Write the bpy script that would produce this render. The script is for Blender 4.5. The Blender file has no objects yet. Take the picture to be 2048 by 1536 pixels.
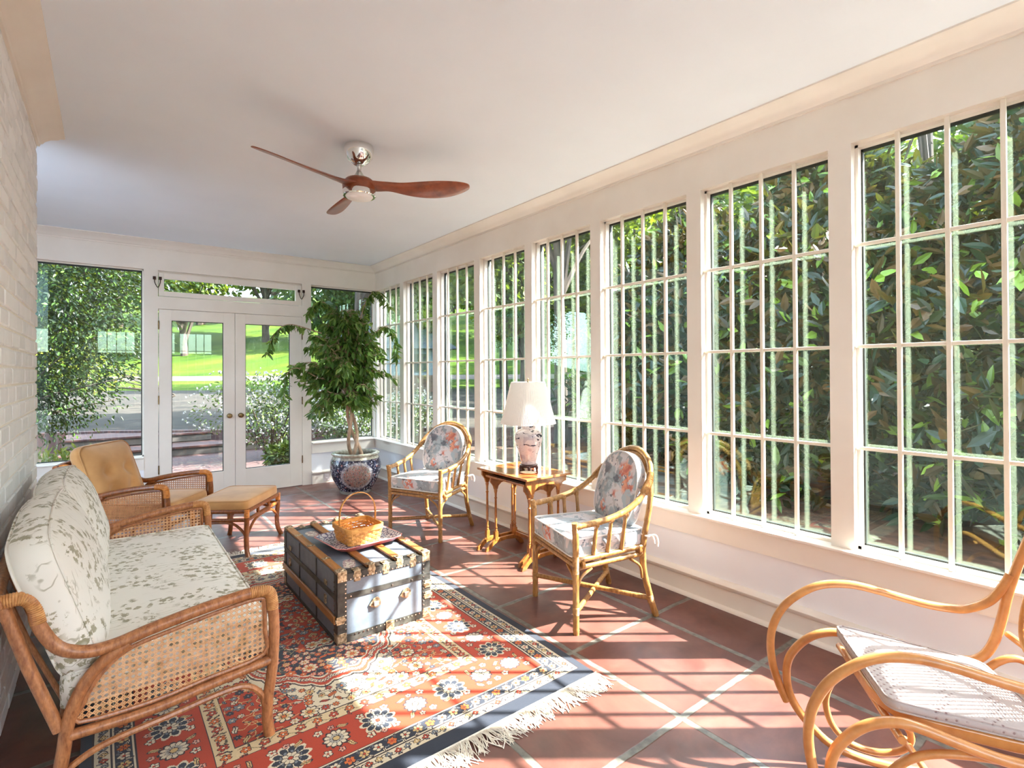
import bpy, math, random
import numpy as np
from mathutils import Vector, Matrix
sc = bpy.context.scene
COL = sc.collection
PI = math.pi
rnd = random.Random(11)
rng = np.random.default_rng(11)

# ------------------------------------------------------------------ camera
YAW, PITCH, ROLL = 0.6587, 0.0061, -0.0053
F_PX, CX, CY = 1046.23, 1025.08, 736.78
fw = Vector((math.sin(YAW)*math.cos(PITCH), math.cos(YAW)*math.cos(PITCH), math.sin(PITCH)))
rt = Vector((math.cos(YAW), -math.sin(YAW), 0)); up = rt.cross(fw)
r2 = rt*math.cos(ROLL)+up*math.sin(ROLL); u2 = -rt*math.sin(ROLL)+up*math.cos(ROLL)
cam_d = bpy.data.cameras.new('camera'); cam = bpy.data.objects.new('camera', cam_d); COL.objects.link(cam)
m = Matrix(((r2.x, u2.x, -fw.x, 0), (r2.y, u2.y, -fw.y, 0), (r2.z, u2.z, -fw.z, 1.35), (0, 0, 0, 1)))
cam.matrix_world = m
cam_d.sensor_fit = 'HORIZONTAL'; cam_d.sensor_width = 36; cam_d.lens = F_PX/2048*36
cam_d.shift_x = -(CX-1024)/2048; cam_d.shift_y = (CY-768)/2048
cam_d.clip_start = .02; cam_d.clip_end = 400
sc.camera = cam

# ------------------------------------------------------------------ world, sun, exposure
SUN = Vector((.586, -.4545, .671))
w = bpy.data.worlds.new('world'); sc.world = w; w.use_nodes = True
wn = w.node_tree.nodes; wl = w.node_tree.links
sky = wn.new('ShaderNodeTexSky'); sky.sky_type = 'NISHITA'; sky.sun_disc = False
sky.sun_elevation = math.radians(42); sky.sun_rotation = math.radians(128); sky.air_density = 1.0; sky.dust_density = 2.2; sky.ozone_density = 1
mxw = wn.new('ShaderNodeMix'); mxw.data_type = 'RGBA'; mxw.inputs[0].default_value = .5; mxw.inputs[7].default_value = (3.3, 3.9, 4.75, 1)
wl.new(sky.outputs[0], mxw.inputs[6]); wl.new(mxw.outputs[2], wn['Background'].inputs[0]); wn['Background'].inputs[1].default_value = .8
sd = bpy.data.lights.new('sun', 'SUN'); sd.energy = 15; sd.angle = math.radians(.6); sd.color = (1, .96, .93)
so = bpy.data.objects.new('sun', sd); COL.objects.link(so); so.location = (12, -9, 12)
so.rotation_euler = SUN.to_track_quat('Z', 'Y').to_euler()
sc.view_settings.view_transform = 'Standard'; sc.view_settings.look = 'None'; sc.view_settings.gamma = 1
sc.view_settings.use_curve_mapping = False; sc.view_settings.exposure = 1.8
cy = sc.cycles
cy.max_bounces = 12; cy.diffuse_bounces = 8; cy.glossy_bounces = 4; cy.transmission_bounces = 6; cy.transparent_max_bounces = 24
cy.sample_clamp_indirect = 6.0; cy.caustics_reflective = False; cy.caustics_refractive = False

# ------------------------------------------------------------------ node helper
def L(c):
    return tuple((x/12.92 if x <= .04045 else ((x+.055)/1.055)**2.4) for x in [v/255 for v in c])
class G:
    def __init__(s, name):
        s.m = bpy.data.materials.new(name); s.m.use_nodes = True; s.t = s.m.node_tree; s.n = s.t.nodes
        s.b = s.n['Principled BSDF']; s.out = s.n['Material Output']; s.tc = None
    def put(s, sock, v):
        if isinstance(v, bpy.types.NodeSocket): s.t.links.new(v, sock)
        elif isinstance(v, (tuple, list)) and len(v) == 3 and sock.type == 'RGBA': sock.default_value = (*v, 1)
        else: sock.default_value = v
    def obj(s, kind='Object'):
        if not s.tc: s.tc = s.n.new('ShaderNodeTexCoord')
        return s.tc.outputs[kind]
    def map(s, vec=None, scale=(1, 1, 1), rot=(0, 0, 0), loc=(0, 0, 0)):
        k = s.n.new('ShaderNodeMapping'); s.put(k.inputs[0], vec or s.obj()); k.inputs[3].default_value = scale
        k.inputs[2].default_value = rot; k.inputs[1].default_value = loc; return k.outputs[0]
    def noise(s, scale=5, detail=3, vec=None, rough=.5, dist=0, col=False):
        k = s.n.new('ShaderNodeTexNoise'); s.put(k.inputs['Vector'], vec or s.obj()); s.put(k.inputs['Scale'], scale)
        k.inputs['Detail'].default_value = detail; k.inputs['Roughness'].default_value = rough; k.inputs['Distortion'].default_value = dist
        return k.outputs[1 if col else 0]
    def vor(s, scale=5, vec=None, feat='F1', out='Distance', rand=1):
        k = s.n.new('ShaderNodeTexVoronoi'); k.feature = feat; s.put(k.inputs['Vector'], vec or s.obj()); s.put(k.inputs['Scale'], scale)
        k.inputs['Randomness'].default_value = rand; return k.outputs[out]
    def wave(s, scale=5, dist=0, vec=None, d='X', det=2):
        k = s.n.new('ShaderNodeTexWave'); k.bands_direction = d; s.put(k.inputs['Vector'], vec or s.obj()); k.inputs['Scale'].default_value = scale
        k.inputs['Distortion'].default_value = dist; k.inputs['Detail'].default_value = det; return k.outputs[1]
    def ramp(s, f, stops, interp='LINEAR'):
        k = s.n.new('ShaderNodeValToRGB'); s.put(k.inputs[0], f); e = k.color_ramp.elements; k.color_ramp.interpolation = interp
        while len(e) < len(stops): e.new(.5)
        for i, (p, c) in enumerate(stops):
            e[i].position = p; e[i].color = (*c, 1) if isinstance(c, (tuple, list)) else (c, c, c, 1)
        return k.outputs[0]
    def mix(s, f, a, b, mode='MIX'):
        k = s.n.new('ShaderNodeMix'); k.data_type = 'RGBA'; k.blend_type = mode; s.put(k.inputs[0], f); s.put(k.inputs[6], a); s.put(k.inputs[7], b); return k.outputs[2]
    def math(s, op, a, b=0.0, c=None):
        k = s.n.new('ShaderNodeMath'); k.operation = op; s.put(k.inputs[0], a); s.put(k.inputs[1], b)
        if c is not None: s.put(k.inputs[2], c)
        return k.outputs[0]
    def vmath(s, op, a, b=(0, 0, 0), out=0):
        k = s.n.new('ShaderNodeVectorMath'); k.operation = op; s.put(k.inputs[0], a); s.put(k.inputs[1], b); return k.outputs[out]
    def sep(s, v):
        k = s.n.new('ShaderNodeSeparateXYZ'); s.put(k.inputs[0], v); return k.outputs
    def island(s):
        k = s.n.new('ShaderNodeNewGeometry'); return k.outputs['Random Per Island']
    def back(s):
        k = s.n.new('ShaderNodeNewGeometry'); return k.outputs['Backfacing']
    def bump(s, h, strength=.3, dist=.01):
        k = s.n.new('ShaderNodeBump'); s.put(k.inputs['Height'], h); k.inputs['Strength'].default_value = strength; k.inputs['Distance'].default_value = dist
        s.t.links.new(k.outputs[0], s.b.inputs['Normal']); return k
    def fin(s, col=None, rough=.5, metal=0, spec=None, sheen=0, coat=0):
        if col is not None: s.put(s.b.inputs['Base Color'], col)
        s.put(s.b.inputs['Roughness'], rough); s.put(s.b.inputs['Metallic'], metal)
        if spec is not None: s.b.inputs['Specular IOR Level'].default_value = spec
        if sheen: s.b.inputs['Sheen Weight'].default_value = sheen
        if coat: s.b.inputs['Coat Weight'].default_value = coat; s.b.inputs['Coat Roughness'].default_value = .12
        return s.m
def two(name, c1, c2, scale=(1, 1, 1), ns=8, rough=.5, bump=0, bd=.003, metal=0, spec=None, lo=.35, hi=.65, detail=4, coat=0, sheen=0):
    g = G(name); n = g.noise(ns, detail, g.map(scale=scale))
    c = g.ramp(n, [(lo, L(c1)), (hi, L(c2))])
    if bump: g.bump(n, bump, bd)
    return g.fin(c, rough, metal, spec, sheen, coat)

M = {}
M['trim'] = two('painted_trim', (232, 225, 214), (238, 232, 222), ns=3, rough=.42)
M['muntin'] = two('muntin_paint', (226, 219, 202), (234, 227, 212), ns=5, rough=.4)
M['ceiling'] = two('ceiling_paint', (231, 240, 249), (234, 243, 252), ns=2, rough=.8)
M['panel'] = two('wall_paint', (237, 239, 244), (240, 243, 247), ns=2, rough=.6)
M['gasket'] = two('window_gasket', (34, 40, 36), (44, 50, 46), rough=.6)
M['bronze'] = two('old_bronze', (92, 74, 48), (150, 124, 84), ns=30, rough=.35, metal=1)
M['iron'] = two('dark_iron', (46, 30, 26), (72, 48, 40), ns=30, rough=.6, metal=.4)
M['chrome'] = two('chrome', (225, 225, 222), (240, 240, 238), ns=2, rough=.06, metal=1)
M['nickel'] = two('brushed_nickel', (190, 188, 184), (205, 203, 200), ns=2, rough=.25, metal=1)
M['lens'] = two('opal_glass', (240, 240, 240), (246, 246, 246), ns=2, rough=.3)
def wood(name, c1, c2, sc_=(1, 1, 1), rough=.35, coat=.3, ns=18, spec=None):
    g = G(name); v = g.map(scale=sc_)
    a = g.noise(ns, 6, v, .6, .4); b = g.noise(ns*4, 2, v)
    f = g.math('ADD', g.math('MULTIPLY', a, .75), g.math('MULTIPLY', b, .25))
    c = g.ramp(f, [(.33, L(c1)), (.62, L(c2))]); g.bump(b, .08, .002)
    return g.fin(c, rough, 0, spec, 0, coat)
M['walnut'] = wood('fan_walnut', (104, 44, 20), (150, 74, 36), (1, 1, 1), .35, .4, 9)
M['rattan'] = wood('rattan_pole', (128, 74, 42), (188, 126, 80), (3, 3, 1), .42, .25, 22)
M['rattan_dk'] = wood('dark_rattan_pole', (96, 48, 18), (146, 84, 38), (3, 3, 1), .35, .35, 22)
M['wrap'] = two('rattan_wrap', (176, 118, 64), (210, 156, 98), ns=60, rough=.5, bump=.3)
M['wrap_dk'] = two('dark_rattan_wrap', (186, 112, 44), (216, 142, 66), ns=60, rough=.45, bump=.3)
M['cane'] = two('cane_webbing', (206, 150, 100), (236, 190, 142), ns=40, rough=.55)
M['cane_dk'] = two('dark_cane_webbing', (158, 94, 44), (196, 128, 70), ns=40, rough=.5)
M['cane_lt'] = two('honey_cane_webbing', (214, 168, 104), (240, 200, 140), ns=40, rough=.5)
M['bamboo'] = wood('bamboo_pole', (116, 78, 38), (182, 134, 74), (4, 4, .8), .38, .3, 20)
M['bamboo_wrap'] = two('bamboo_joint_wrap', (146, 104, 58), (194, 150, 96), ns=60, rough=.5, bump=.3)
M['bentwood'] = wood('bent_beech', (186, 122, 62), (214, 152, 88), (2, 2, 2), .3, .4, 6)
M['yew'] = wood('table_yew', (118, 66, 28), (180, 116, 54), (2, 2, 1), .28, .5, 10)
M['darkwood'] = wood('carved_dark_wood', (48, 26, 24), (84, 50, 44), (1, 1, 1), .4, .3, 12)
M['slotshade'] = two('table_gap_shade', (36, 22, 14), (54, 34, 22), rough=.7)  # dark tone painted for the shaded gap below the table tops
M['tan'] = two('tan_suede', (178, 128, 72), (198, 148, 90), ns=6, rough=.85, bump=.05, sheen=.4)
M['tan_seat'] = M['tan']
M['leafdirt'] = two('potting_soil', (56, 40, 28), (84, 62, 44), ns=40, rough=.95, bump=.6)
M['bark'] = two('ficus_bark', (150, 122, 98), (196, 168, 142), (1, 1, .4), ns=30, rough=.8, bump=.4)
M['treebark'] = two('tree_bark', (36, 30, 24), (70, 58, 48), (1, 1, .3), ns=10, rough=.9, bump=.5)

# glass
g = G('window_glass'); g.n.remove(g.b)
tr = g.n.new('ShaderNodeBsdfTransparent'); tr.inputs[0].default_value = (.955, .985, .965, 1)
gl = g.n.new('ShaderNodeBsdfGlossy'); gl.inputs[0].default_value = (.78, 1, .85, 1); gl.inputs['Roughness'].default_value = 0.0
fr = g.n.new('ShaderNodeFresnel'); g.put(fr.inputs[0], g.math('ADD', 1.52, g.math('MULTIPLY', g.back(), 1/1.52-1.52)))
mx = g.n.new('ShaderNodeMixShader'); g.t.links.new(g.math('MULTIPLY', fr.outputs[0], 1.3), mx.inputs[0])
g.t.links.new(tr.outputs[0], mx.inputs[1]); g.t.links.new(gl.outputs[0], mx.inputs[2]); g.t.links.new(mx.outputs[0], g.out.inputs[0])
M['glass'] = g.m
g2 = g.m.copy(); g2.name = 'door_glass'; M['dglass'] = g2
for k in g2.node_tree.nodes:
    if k.type == 'MATH' and k.operation == 'MULTIPLY' and abs(k.inputs[1].default_value-1.3) < 1e-4: k.inputs[1].default_value = .75

# floor tiles: 0.607 m squares
g = G('terracotta_tiles'); v = g.obj()
s_ = g.sep(v)
def grid(sock, off, size):
    a = g.math('DIVIDE', g.math('SUBTRACT', sock, off), size); f = g.math('FRACT', g.math('ADD', a, 40.0)); return g.math('MULTIPLY', g.math('ABSOLUTE', g.math('SUBTRACT', f, .5)), 2.0), a
wob = g.math('MULTIPLY', g.math('SUBTRACT', g.noise(9, 2), .5), .012)
fx, ax = grid(g.math('ADD', s_[0], wob), 1.766, .607); fy, ay = grid(g.math('ADD', s_[1], wob), 1.217, .607)
edge = g.math('MAXIMUM', fx, fy)
grout = g.ramp(edge, [(.948, 0.0), (.962, 1.0)])
cmb = g.n.new('ShaderNodeCombineXYZ'); g.put(cmb.inputs[0], g.math('FLOOR', ax)); g.put(cmb.inputs[1], g.math('FLOOR', ay))
wn_ = g.n.new('ShaderNodeTexWhiteNoise'); g.put(wn_.inputs[0], cmb.outputs[0])
base = g.ramp(g.noise(2.6, 6, rough=.62, dist=1.2), [(.3, L((86, 53, 46))), (.5, L((108, 66, 56))), (.72, L((128, 81, 68)))])
base = g.mix(g.math('MULTIPLY', wn_.outputs[0], .35), base, L((84, 54, 52)))
base = g.mix(g.ramp(g.noise(1.4, 4, dist=2), [(.55, 0.0), (.75, .35)]), base, L((126, 96, 88)))
gc = g.ramp(g.noise(30, 3), [(.35, L((86, 83, 77))), (.65, L((120, 117, 108)))])
g.bump(g.math('SUBTRACT', g.math('MULTIPLY', g.noise(14, 3), .25), grout), .35, .006)
M['floor'] = g.fin(g.mix(grout, base, gc), g.ramp(g.noise(6, 3), [(.3, .28), (.7, .48)]), 0, .5)

# painted brick
g = G('whitewashed_brick')
c = g.mix(g.math('MULTIPLY', g.ramp(g.island(), [(.2, 0.0), (1, 1.0)]), .75), L((243, 247, 249)), L((220, 225, 228)))
g.bump(g.noise(60, 4), .35, .004)
c = g.mix(g.ramp(g.noise(9, 5, dist=1), [(.4, 0.0), (.7, .5)]), c, L((247, 250, 252)))
M['brick'] = g.fin(c, .7)
M['mortar'] = two('whitewashed_mortar', (236, 235, 228), (246, 245, 238), ns=40, rough=.85, bump=.5)

# woven / printed fabrics
g = G('toile_print')
v = g.obj(); big = g.noise(5.5, 1.5, g.map(scale=(1, 1.15, 1.2)), .5, .6)
fine = g.noise(46, 4, None, .7, .4); mid = g.vor(30)
msk = g.ramp(big, [(.44, 0.0), (.50, 1.0)])
leafy = g.ramp(g.math('ADD', g.math('MULTIPLY', fine, .72), g.math('MULTIPLY', mid, .35)), [(.475, 1.0), (.515, 0.0)])
f = g.math('MULTIPLY', msk, leafy)
line = g.ramp(g.wave(5.5, 14, g.map(scale=(1, 2.2, 1)), 'Y', 3), [(0.0, 1.0), (.035, 0.0)])
f2 = g.math('MAXIMUM', g.math('MULTIPLY', f, .85), g.math('MULTIPLY', g.math('MULTIPLY', line, g.ramp(g.noise(8, 2), [(.5, 0.0), (.56, 1.0)])), .6))
ink = g.ramp(g.noise(9, 2), [(.4, L((126, 120, 82))), (.6, L((150, 140, 106)))])
g.bump(g.wave(190, .5, None, 'DIAGONAL'), .12, .001)
M['toile'] = g.fin(g.mix(f2, L((232, 228, 218)), ink), .9, sheen=.2)

def floral(name, spots):
    g = G(name)
    k = g.n.new('ShaderNodeVectorMath'); k.operation = 'SCALE'; g.put(k.inputs[0], g.vmath('SUBTRACT', g.noise(14, 3, col=True), (.5, .5, .5))); k.inputs[3].default_value = .05
    wv = g.vmath('ADD', g.obj(), k.outputs[0])
    def blob(sc_, loc, t, c, f=1.0, w_=.02, det=2):
        return g.math('MULTIPLY', g.ramp(g.noise(sc_, det, g.map(wv, loc=loc), .55, .3), [(t, 0.0), (t+w_, 1.0)]), f), L(c)
    col = g.ramp(g.noise(6, 2), [(.4, L((216, 208, 208))), (.6, L((206, 204, 208)))])
    for bl in (blob(9, (1, 5, 2), .50, (172, 182, 188)), blob(12, (7, 2, 9), .57, (186, 178, 176), .8), blob(13, (3, 8, 5), .56, (142, 152, 160), .85, .015, 3), blob(17, (9, 4, 1), .63, (92, 94, 104), .85, .015, 4), blob(22, (2, 2, 8), .66, (70, 72, 84), .8, .015, 4)):
        col = g.mix(bl[0], col, bl[1])
    pet = g.ramp(g.noise(30, 3, wv), [(.46, 0.0), (.5, 1.0)])
    for (p, r) in spots:
        dd = g.vmath('DISTANCE', wv, p, 1)
        f = g.math('MULTIPLY', g.ramp(g.math('DIVIDE', dd, r), [(.75, 1.0), (1, 0.0)]), pet)
        col = g.mix(g.math('MULTIPLY', f, .9), col, g.ramp(g.noise(28, 2), [(.4, L((196, 96, 74))), (.62, L((232, 158, 122)))]))
    for (p, r) in spots[:2]:
        q = (p[0], -.12+.03*(p[2]-.7)*5, p[2]+.01); dd = g.vmath('DISTANCE', wv, q, 1)
        f = g.math('MULTIPLY', g.ramp(g.math('DIVIDE', dd, r), [(.6, 1.0), (1, 0.0)]), g.ramp(g.noise(24, 3, wv), [(.47, 1.0), (.51, 0.0)]))
        col = g.mix(g.math('MULTIPLY', f, .8), col, L((96, 98, 108)))
    return g.fin(col, .8, sheen=.2)
M['floral'] = floral('watercolour_floral_print', [((-.22, .07, .76), .085), ((-.2, .11, .70), .08), ((-.17, .03, .63), .05), ((-.15, -.07, .55), .055), ((.25, -.05, .44), .06), ((.0, -.24, .44), .05)])
M['whitecord'] = two('white_piping', (232, 230, 228), (240, 238, 236), ns=10, rough=.8)
g = G('dotted_cotton'); d = g.vor(62, g.map(rot=(0, 0, .8)), rand=0.0)
g.bump(g.ramp(d, [(.1, 0.0), (.4, 1.0)]), .5, .003)
M['dotted'] = g.fin(g.mix(g.ramp(d, [(.14, .8), (.24, 0.0)]), L((186, 176, 173)), L((124, 94, 92))), .85)
g = G('pleated_fabric'); M['shade'] = g.fin(g.ramp(g.noise(3), [(.3, L((243, 243, 243))), (.7, L((249, 249, 249)))]), .8)
g.b.inputs['Subsurface Weight'].default_value = 0
tl = g.n.new('ShaderNodeBsdfTranslucent'); tl.inputs[0].default_value = (*L((245, 240, 232)), 1); ms = g.n.new('ShaderNodeMixShader'); ms.inputs[0].default_value = .35
g.t.links.new(g.b.outputs[0], ms.inputs[1]); g.t.links.new(tl.outputs[0], ms.inputs[2]); g.t.links.new(ms.outputs[0], g.out.inputs[0])

g = G('lamp_porcelain')
n1 = g.noise(16, 2, dist=1.5); ln = g.math('FRACT', g.math('MULTIPLY', n1, 11.0)); ln = g.ramp(ln, [(.0, 1.0), (.15, 0.0)])
col = g.mix(g.math('MULTIPLY', ln, .6), L((206, 198, 198)), L((104, 92, 116)))
col = g.mix(g.ramp(g.noise(14, 2, g.map(loc=(3, 1, 2))), [(.58, 0.0), (.62, .5)]), col, L((150, 140, 156)))
col = g.mix(g.ramp(g.noise(15, 4, g.map(scale=(1, 1, 2), loc=(1, 7, 4)), dist=1), [(.60, 0.0), (.62, 1.0)]), col, L((40, 40, 62)))
M['porcelain'] = g.fin(col, .12, coat=.5)
g = G('planter_glaze'); v = g.obj(); s_ = g.sep(v)
fl = g.ramp(g.vor(46), [(.28, 1.0), (.38, 0.0)])
col = g.mix(fl, g.ramp(g.noise(20, 2), [(.4, L((26, 28, 48))), (.6, L((50, 54, 76)))]), L((176, 176, 182)))
col = g.mix(g.math('MULTIPLY', g.ramp(g.vor(17), [(.16, 1.0), (.22, 0.0)]), .8), col, L((170, 120, 116)))
dd = g.vmath('DISTANCE', g.vmath('MULTIPLY', v, (1, 1, 1.15)), (.02, -.27, .24), 1)
pan = g.ramp(dd, [(.178, 1.0), (.186, 0.0)]); pan2 = g.ramp(dd, [(.148, 1.0), (.155, 0.0)])
pc = g.ramp(g.noise(26, 3, g.map(scale=(1, 1, .6))), [(.34, L((50, 44, 50))), (.42, L((150, 144, 142))), (.46, L((140, 78, 66))), (.50, L((164, 158, 152))), (.54, L((96, 112, 104))), (.58, L((158, 96, 80))), (.63, L((160, 156, 150))), (.7, L((60, 60, 74)))])
col = g.mix(pan, col, g.ramp(g.noise(40, 2), [(.4, L((120, 122, 132))), (.6, L((176, 176, 180)))])); col = g.mix(pan2, col, pc)
topb = g.ramp(s_[2], [(.385, 0.0), (.39, 1.0)])
col = g.mix(topb, col, g.ramp(g.noise(30, 3), [(.4, L((150, 148, 132))), (.6, L((186, 184, 168)))]))
col = g.mix(g.ramp(s_[2], [(.03, 1.0), (.036, 0.0)]), col, L((150, 146, 136)))
M['planter'] = g.fin(col, .2, coat=.4)

g = G('trunk_grey_paint'); c = g.ramp(g.noise(5, 5, rough=.7), [(.3, L((92, 101, 113))), (.7, L((122, 131, 144)))])
g.bump(g.noise(12, 3), .1, .004)
M['trunkgrey'] = g.fin(c, .45)
M['trunkblack'] = two('trunk_black_band', (34, 33, 32), (66, 64, 60), ns=30, rough=.45, bump=.2)
M['slat'] = wood('trunk_slat', (132, 82, 38), (184, 124, 64), (1, .15, 1), .4, .2, 30)
M['hardware'] = two('embossed_brass', (110, 90, 66), (206, 184, 154), ns=70, rough=.45, metal=.6, bump=.7)
M['leather'] = two('worn_leather', (150, 126, 112), (190, 166, 150), ns=40, rough=.6)
g = G('paper_sticker'); M['sticker'] = g.fin(g.ramp(g.vor(60), [(.2, L((190, 178, 160))), (.4, L((120, 70, 96))), (.6, L((196, 186, 170)))]), .7)
M['basket'] = wood('basket_splint', (188, 120, 48), (236, 172, 92), (1, 1, 4), .4, .3, 30)
g = G('tray_print'); n1 = g.vor(42, out='Distance', feat='DISTANCE_TO_EDGE')
M['tray'] = g.fin(g.mix(g.ramp(n1, [(.06, 1.0), (.12, 0.0)]), L((206, 204, 208)), L((86, 84, 116))), .25, coat=.4)
M['trayred'] = two('tray_red_edge', (186, 88, 88), (206, 112, 106), ns=20, rough=.3, coat=.3)
M['fringe'] = two('cotton_fringe', (226, 218, 202), (240, 234, 222), ns=20, rough=.9)
M['dish'] = two('cream_dish', (226, 212, 176), (240, 228, 196), ns=20, rough=.2, coat=.4)
g = G('table_top_veneer'); s_ = g.sep(g.obj())
M['veneer'] = g.fin(g.ramp(g.noise(16, 5, g.map(scale=(1, .3, 1)), dist=.6), [(.3, L((150, 66, 30))), (.7, L((192, 98, 50)))]), .18, coat=.7)
g = G('plastic_outlet'); M['outlet'] = g.fin(g.ramp(g.noise(3), [(.4, L((222, 214, 212))), (.6, L((228, 220, 218)))]), .4)

def leafmat(name, a, b, c=None, under=None, transl=.35, rough=.4, spec=.5):
    g = G(name); r = g.island(); st = [(0.0, L(a)), (.7, L(b))] + ([(1.0, L(c))] if c else [])
    col = g.ramp(r, st); 
    if under: col = g.mix(g.back(), col, g.ramp(r, [(0.0, L(under[0])), (1, L(under[1]))]))
    g.fin(col, rough, 0, spec)
    tl = g.n.new('ShaderNodeBsdfTranslucent'); g.put(tl.inputs[0], g.mix(.5, col, L((120, 134, 24)))); ms = g.n.new('ShaderNodeMixShader'); ms.inputs[0].default_value = transl
    g.t.links.new(g.b.outputs[0], ms.inputs[1]); g.t.links.new(tl.outputs[0], ms.inputs[2]); g.t.links.new(ms.outputs[0], g.out.inputs[0])
    return g.m
M['ficus'] = leafmat('ficus_leaf', (58, 100, 42), (100, 140, 62), (144, 172, 90), transl=.35, rough=.35)
M['magnolia'] = leafmat('magnolia_leaf', (9, 26, 13), (22, 46, 22), (112, 142, 40), ((16, 28, 14), (84, 60, 26)), .12, .38, .35)  # brightest stop paints a few leaves as if backlit by the sun
M['treeleaf'] = leafmat('tree_leaf', (38, 66, 18), (72, 98, 24), (112, 122, 34), transl=.5, rough=.6)
M['treeleaf2'] = leafmat('deep_green_leaf', (22, 50, 20), (44, 76, 28), (80, 104, 34), transl=.4, rough=.6)
M['shrub'] = leafmat('evergreen_leaf', (7, 20, 9), (17, 38, 14), (64, 92, 28), transl=.25, rough=.45, spec=.3)
M['yellowbush'] = leafmat('golden_leaf', (74, 92, 24), (114, 118, 34), (136, 130, 44), transl=.4, rough=.6)
M['petal'] = leafmat('azalea_petal', (150, 150, 158), (170, 170, 174), (180, 178, 176), transl=.3, rough=.6)
M['azleaf'] = leafmat('azalea_leaf', (34, 56, 24), (62, 84, 36), (92, 106, 42), transl=.3, rough=.5)
g = G('lawn_grass'); c = g.ramp(g.noise(.35, 6, g.map(scale=(.25, 1, 1)), rough=.7), [(.32, L((34, 58, 14))), (.5, L((58, 78, 16))), (.7, L((78, 90, 24)))])  # stretched noise colours in darker grass streaks and tree shadows
g.bump(g.noise(30, 3), .8, .05); M['lawn'] = g.fin(c, .9, spec=.1)
g = G('asphalt'); c = g.ramp(g.noise(1.2, 6, rough=.7), [(.3, L((36, 35, 34))), (.7, L((66, 60, 54)))]); M['asphalt'] = g.fin(c, .9, spec=.1)
M['path'] = two('gravel_path', (78, 68, 62), (90, 78, 70), ns=4, rough=.9)
M['mulch'] = two('pine_mulch', (52, 36, 26), (96, 66, 46), ns=8, rough=.95, bump=.8, bd=.02, detail=8)
g = G('brick_paving'); k = g.n.new('ShaderNodeTexBrick'); g.put(k.inputs['Vector'], g.obj()); k.inputs['Scale'].default_value = 5
k.inputs['Color1'].default_value = (*L((86, 54, 48)), 1); k.inputs['Color2'].default_value = (*L((58, 40, 42)), 1); k.inputs['Mortar'].default_value = (*L((84, 78, 74)), 1); k.inputs['Mortar Size'].default_value = .012
M['paver'] = g.fin(k.outputs[0], .85)
M['house'] = two('far_house_siding', (84, 98, 106), (94, 108, 116), ns=3, rough=.7)
M['houseroof'] = two('far_house_roof', (56, 64, 70), (74, 82, 88), ns=6, rough=.8)
M['housebrick'] = two('far_house_brick', (66, 46, 42), (84, 62, 56), ns=9, rough=.9)

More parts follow.
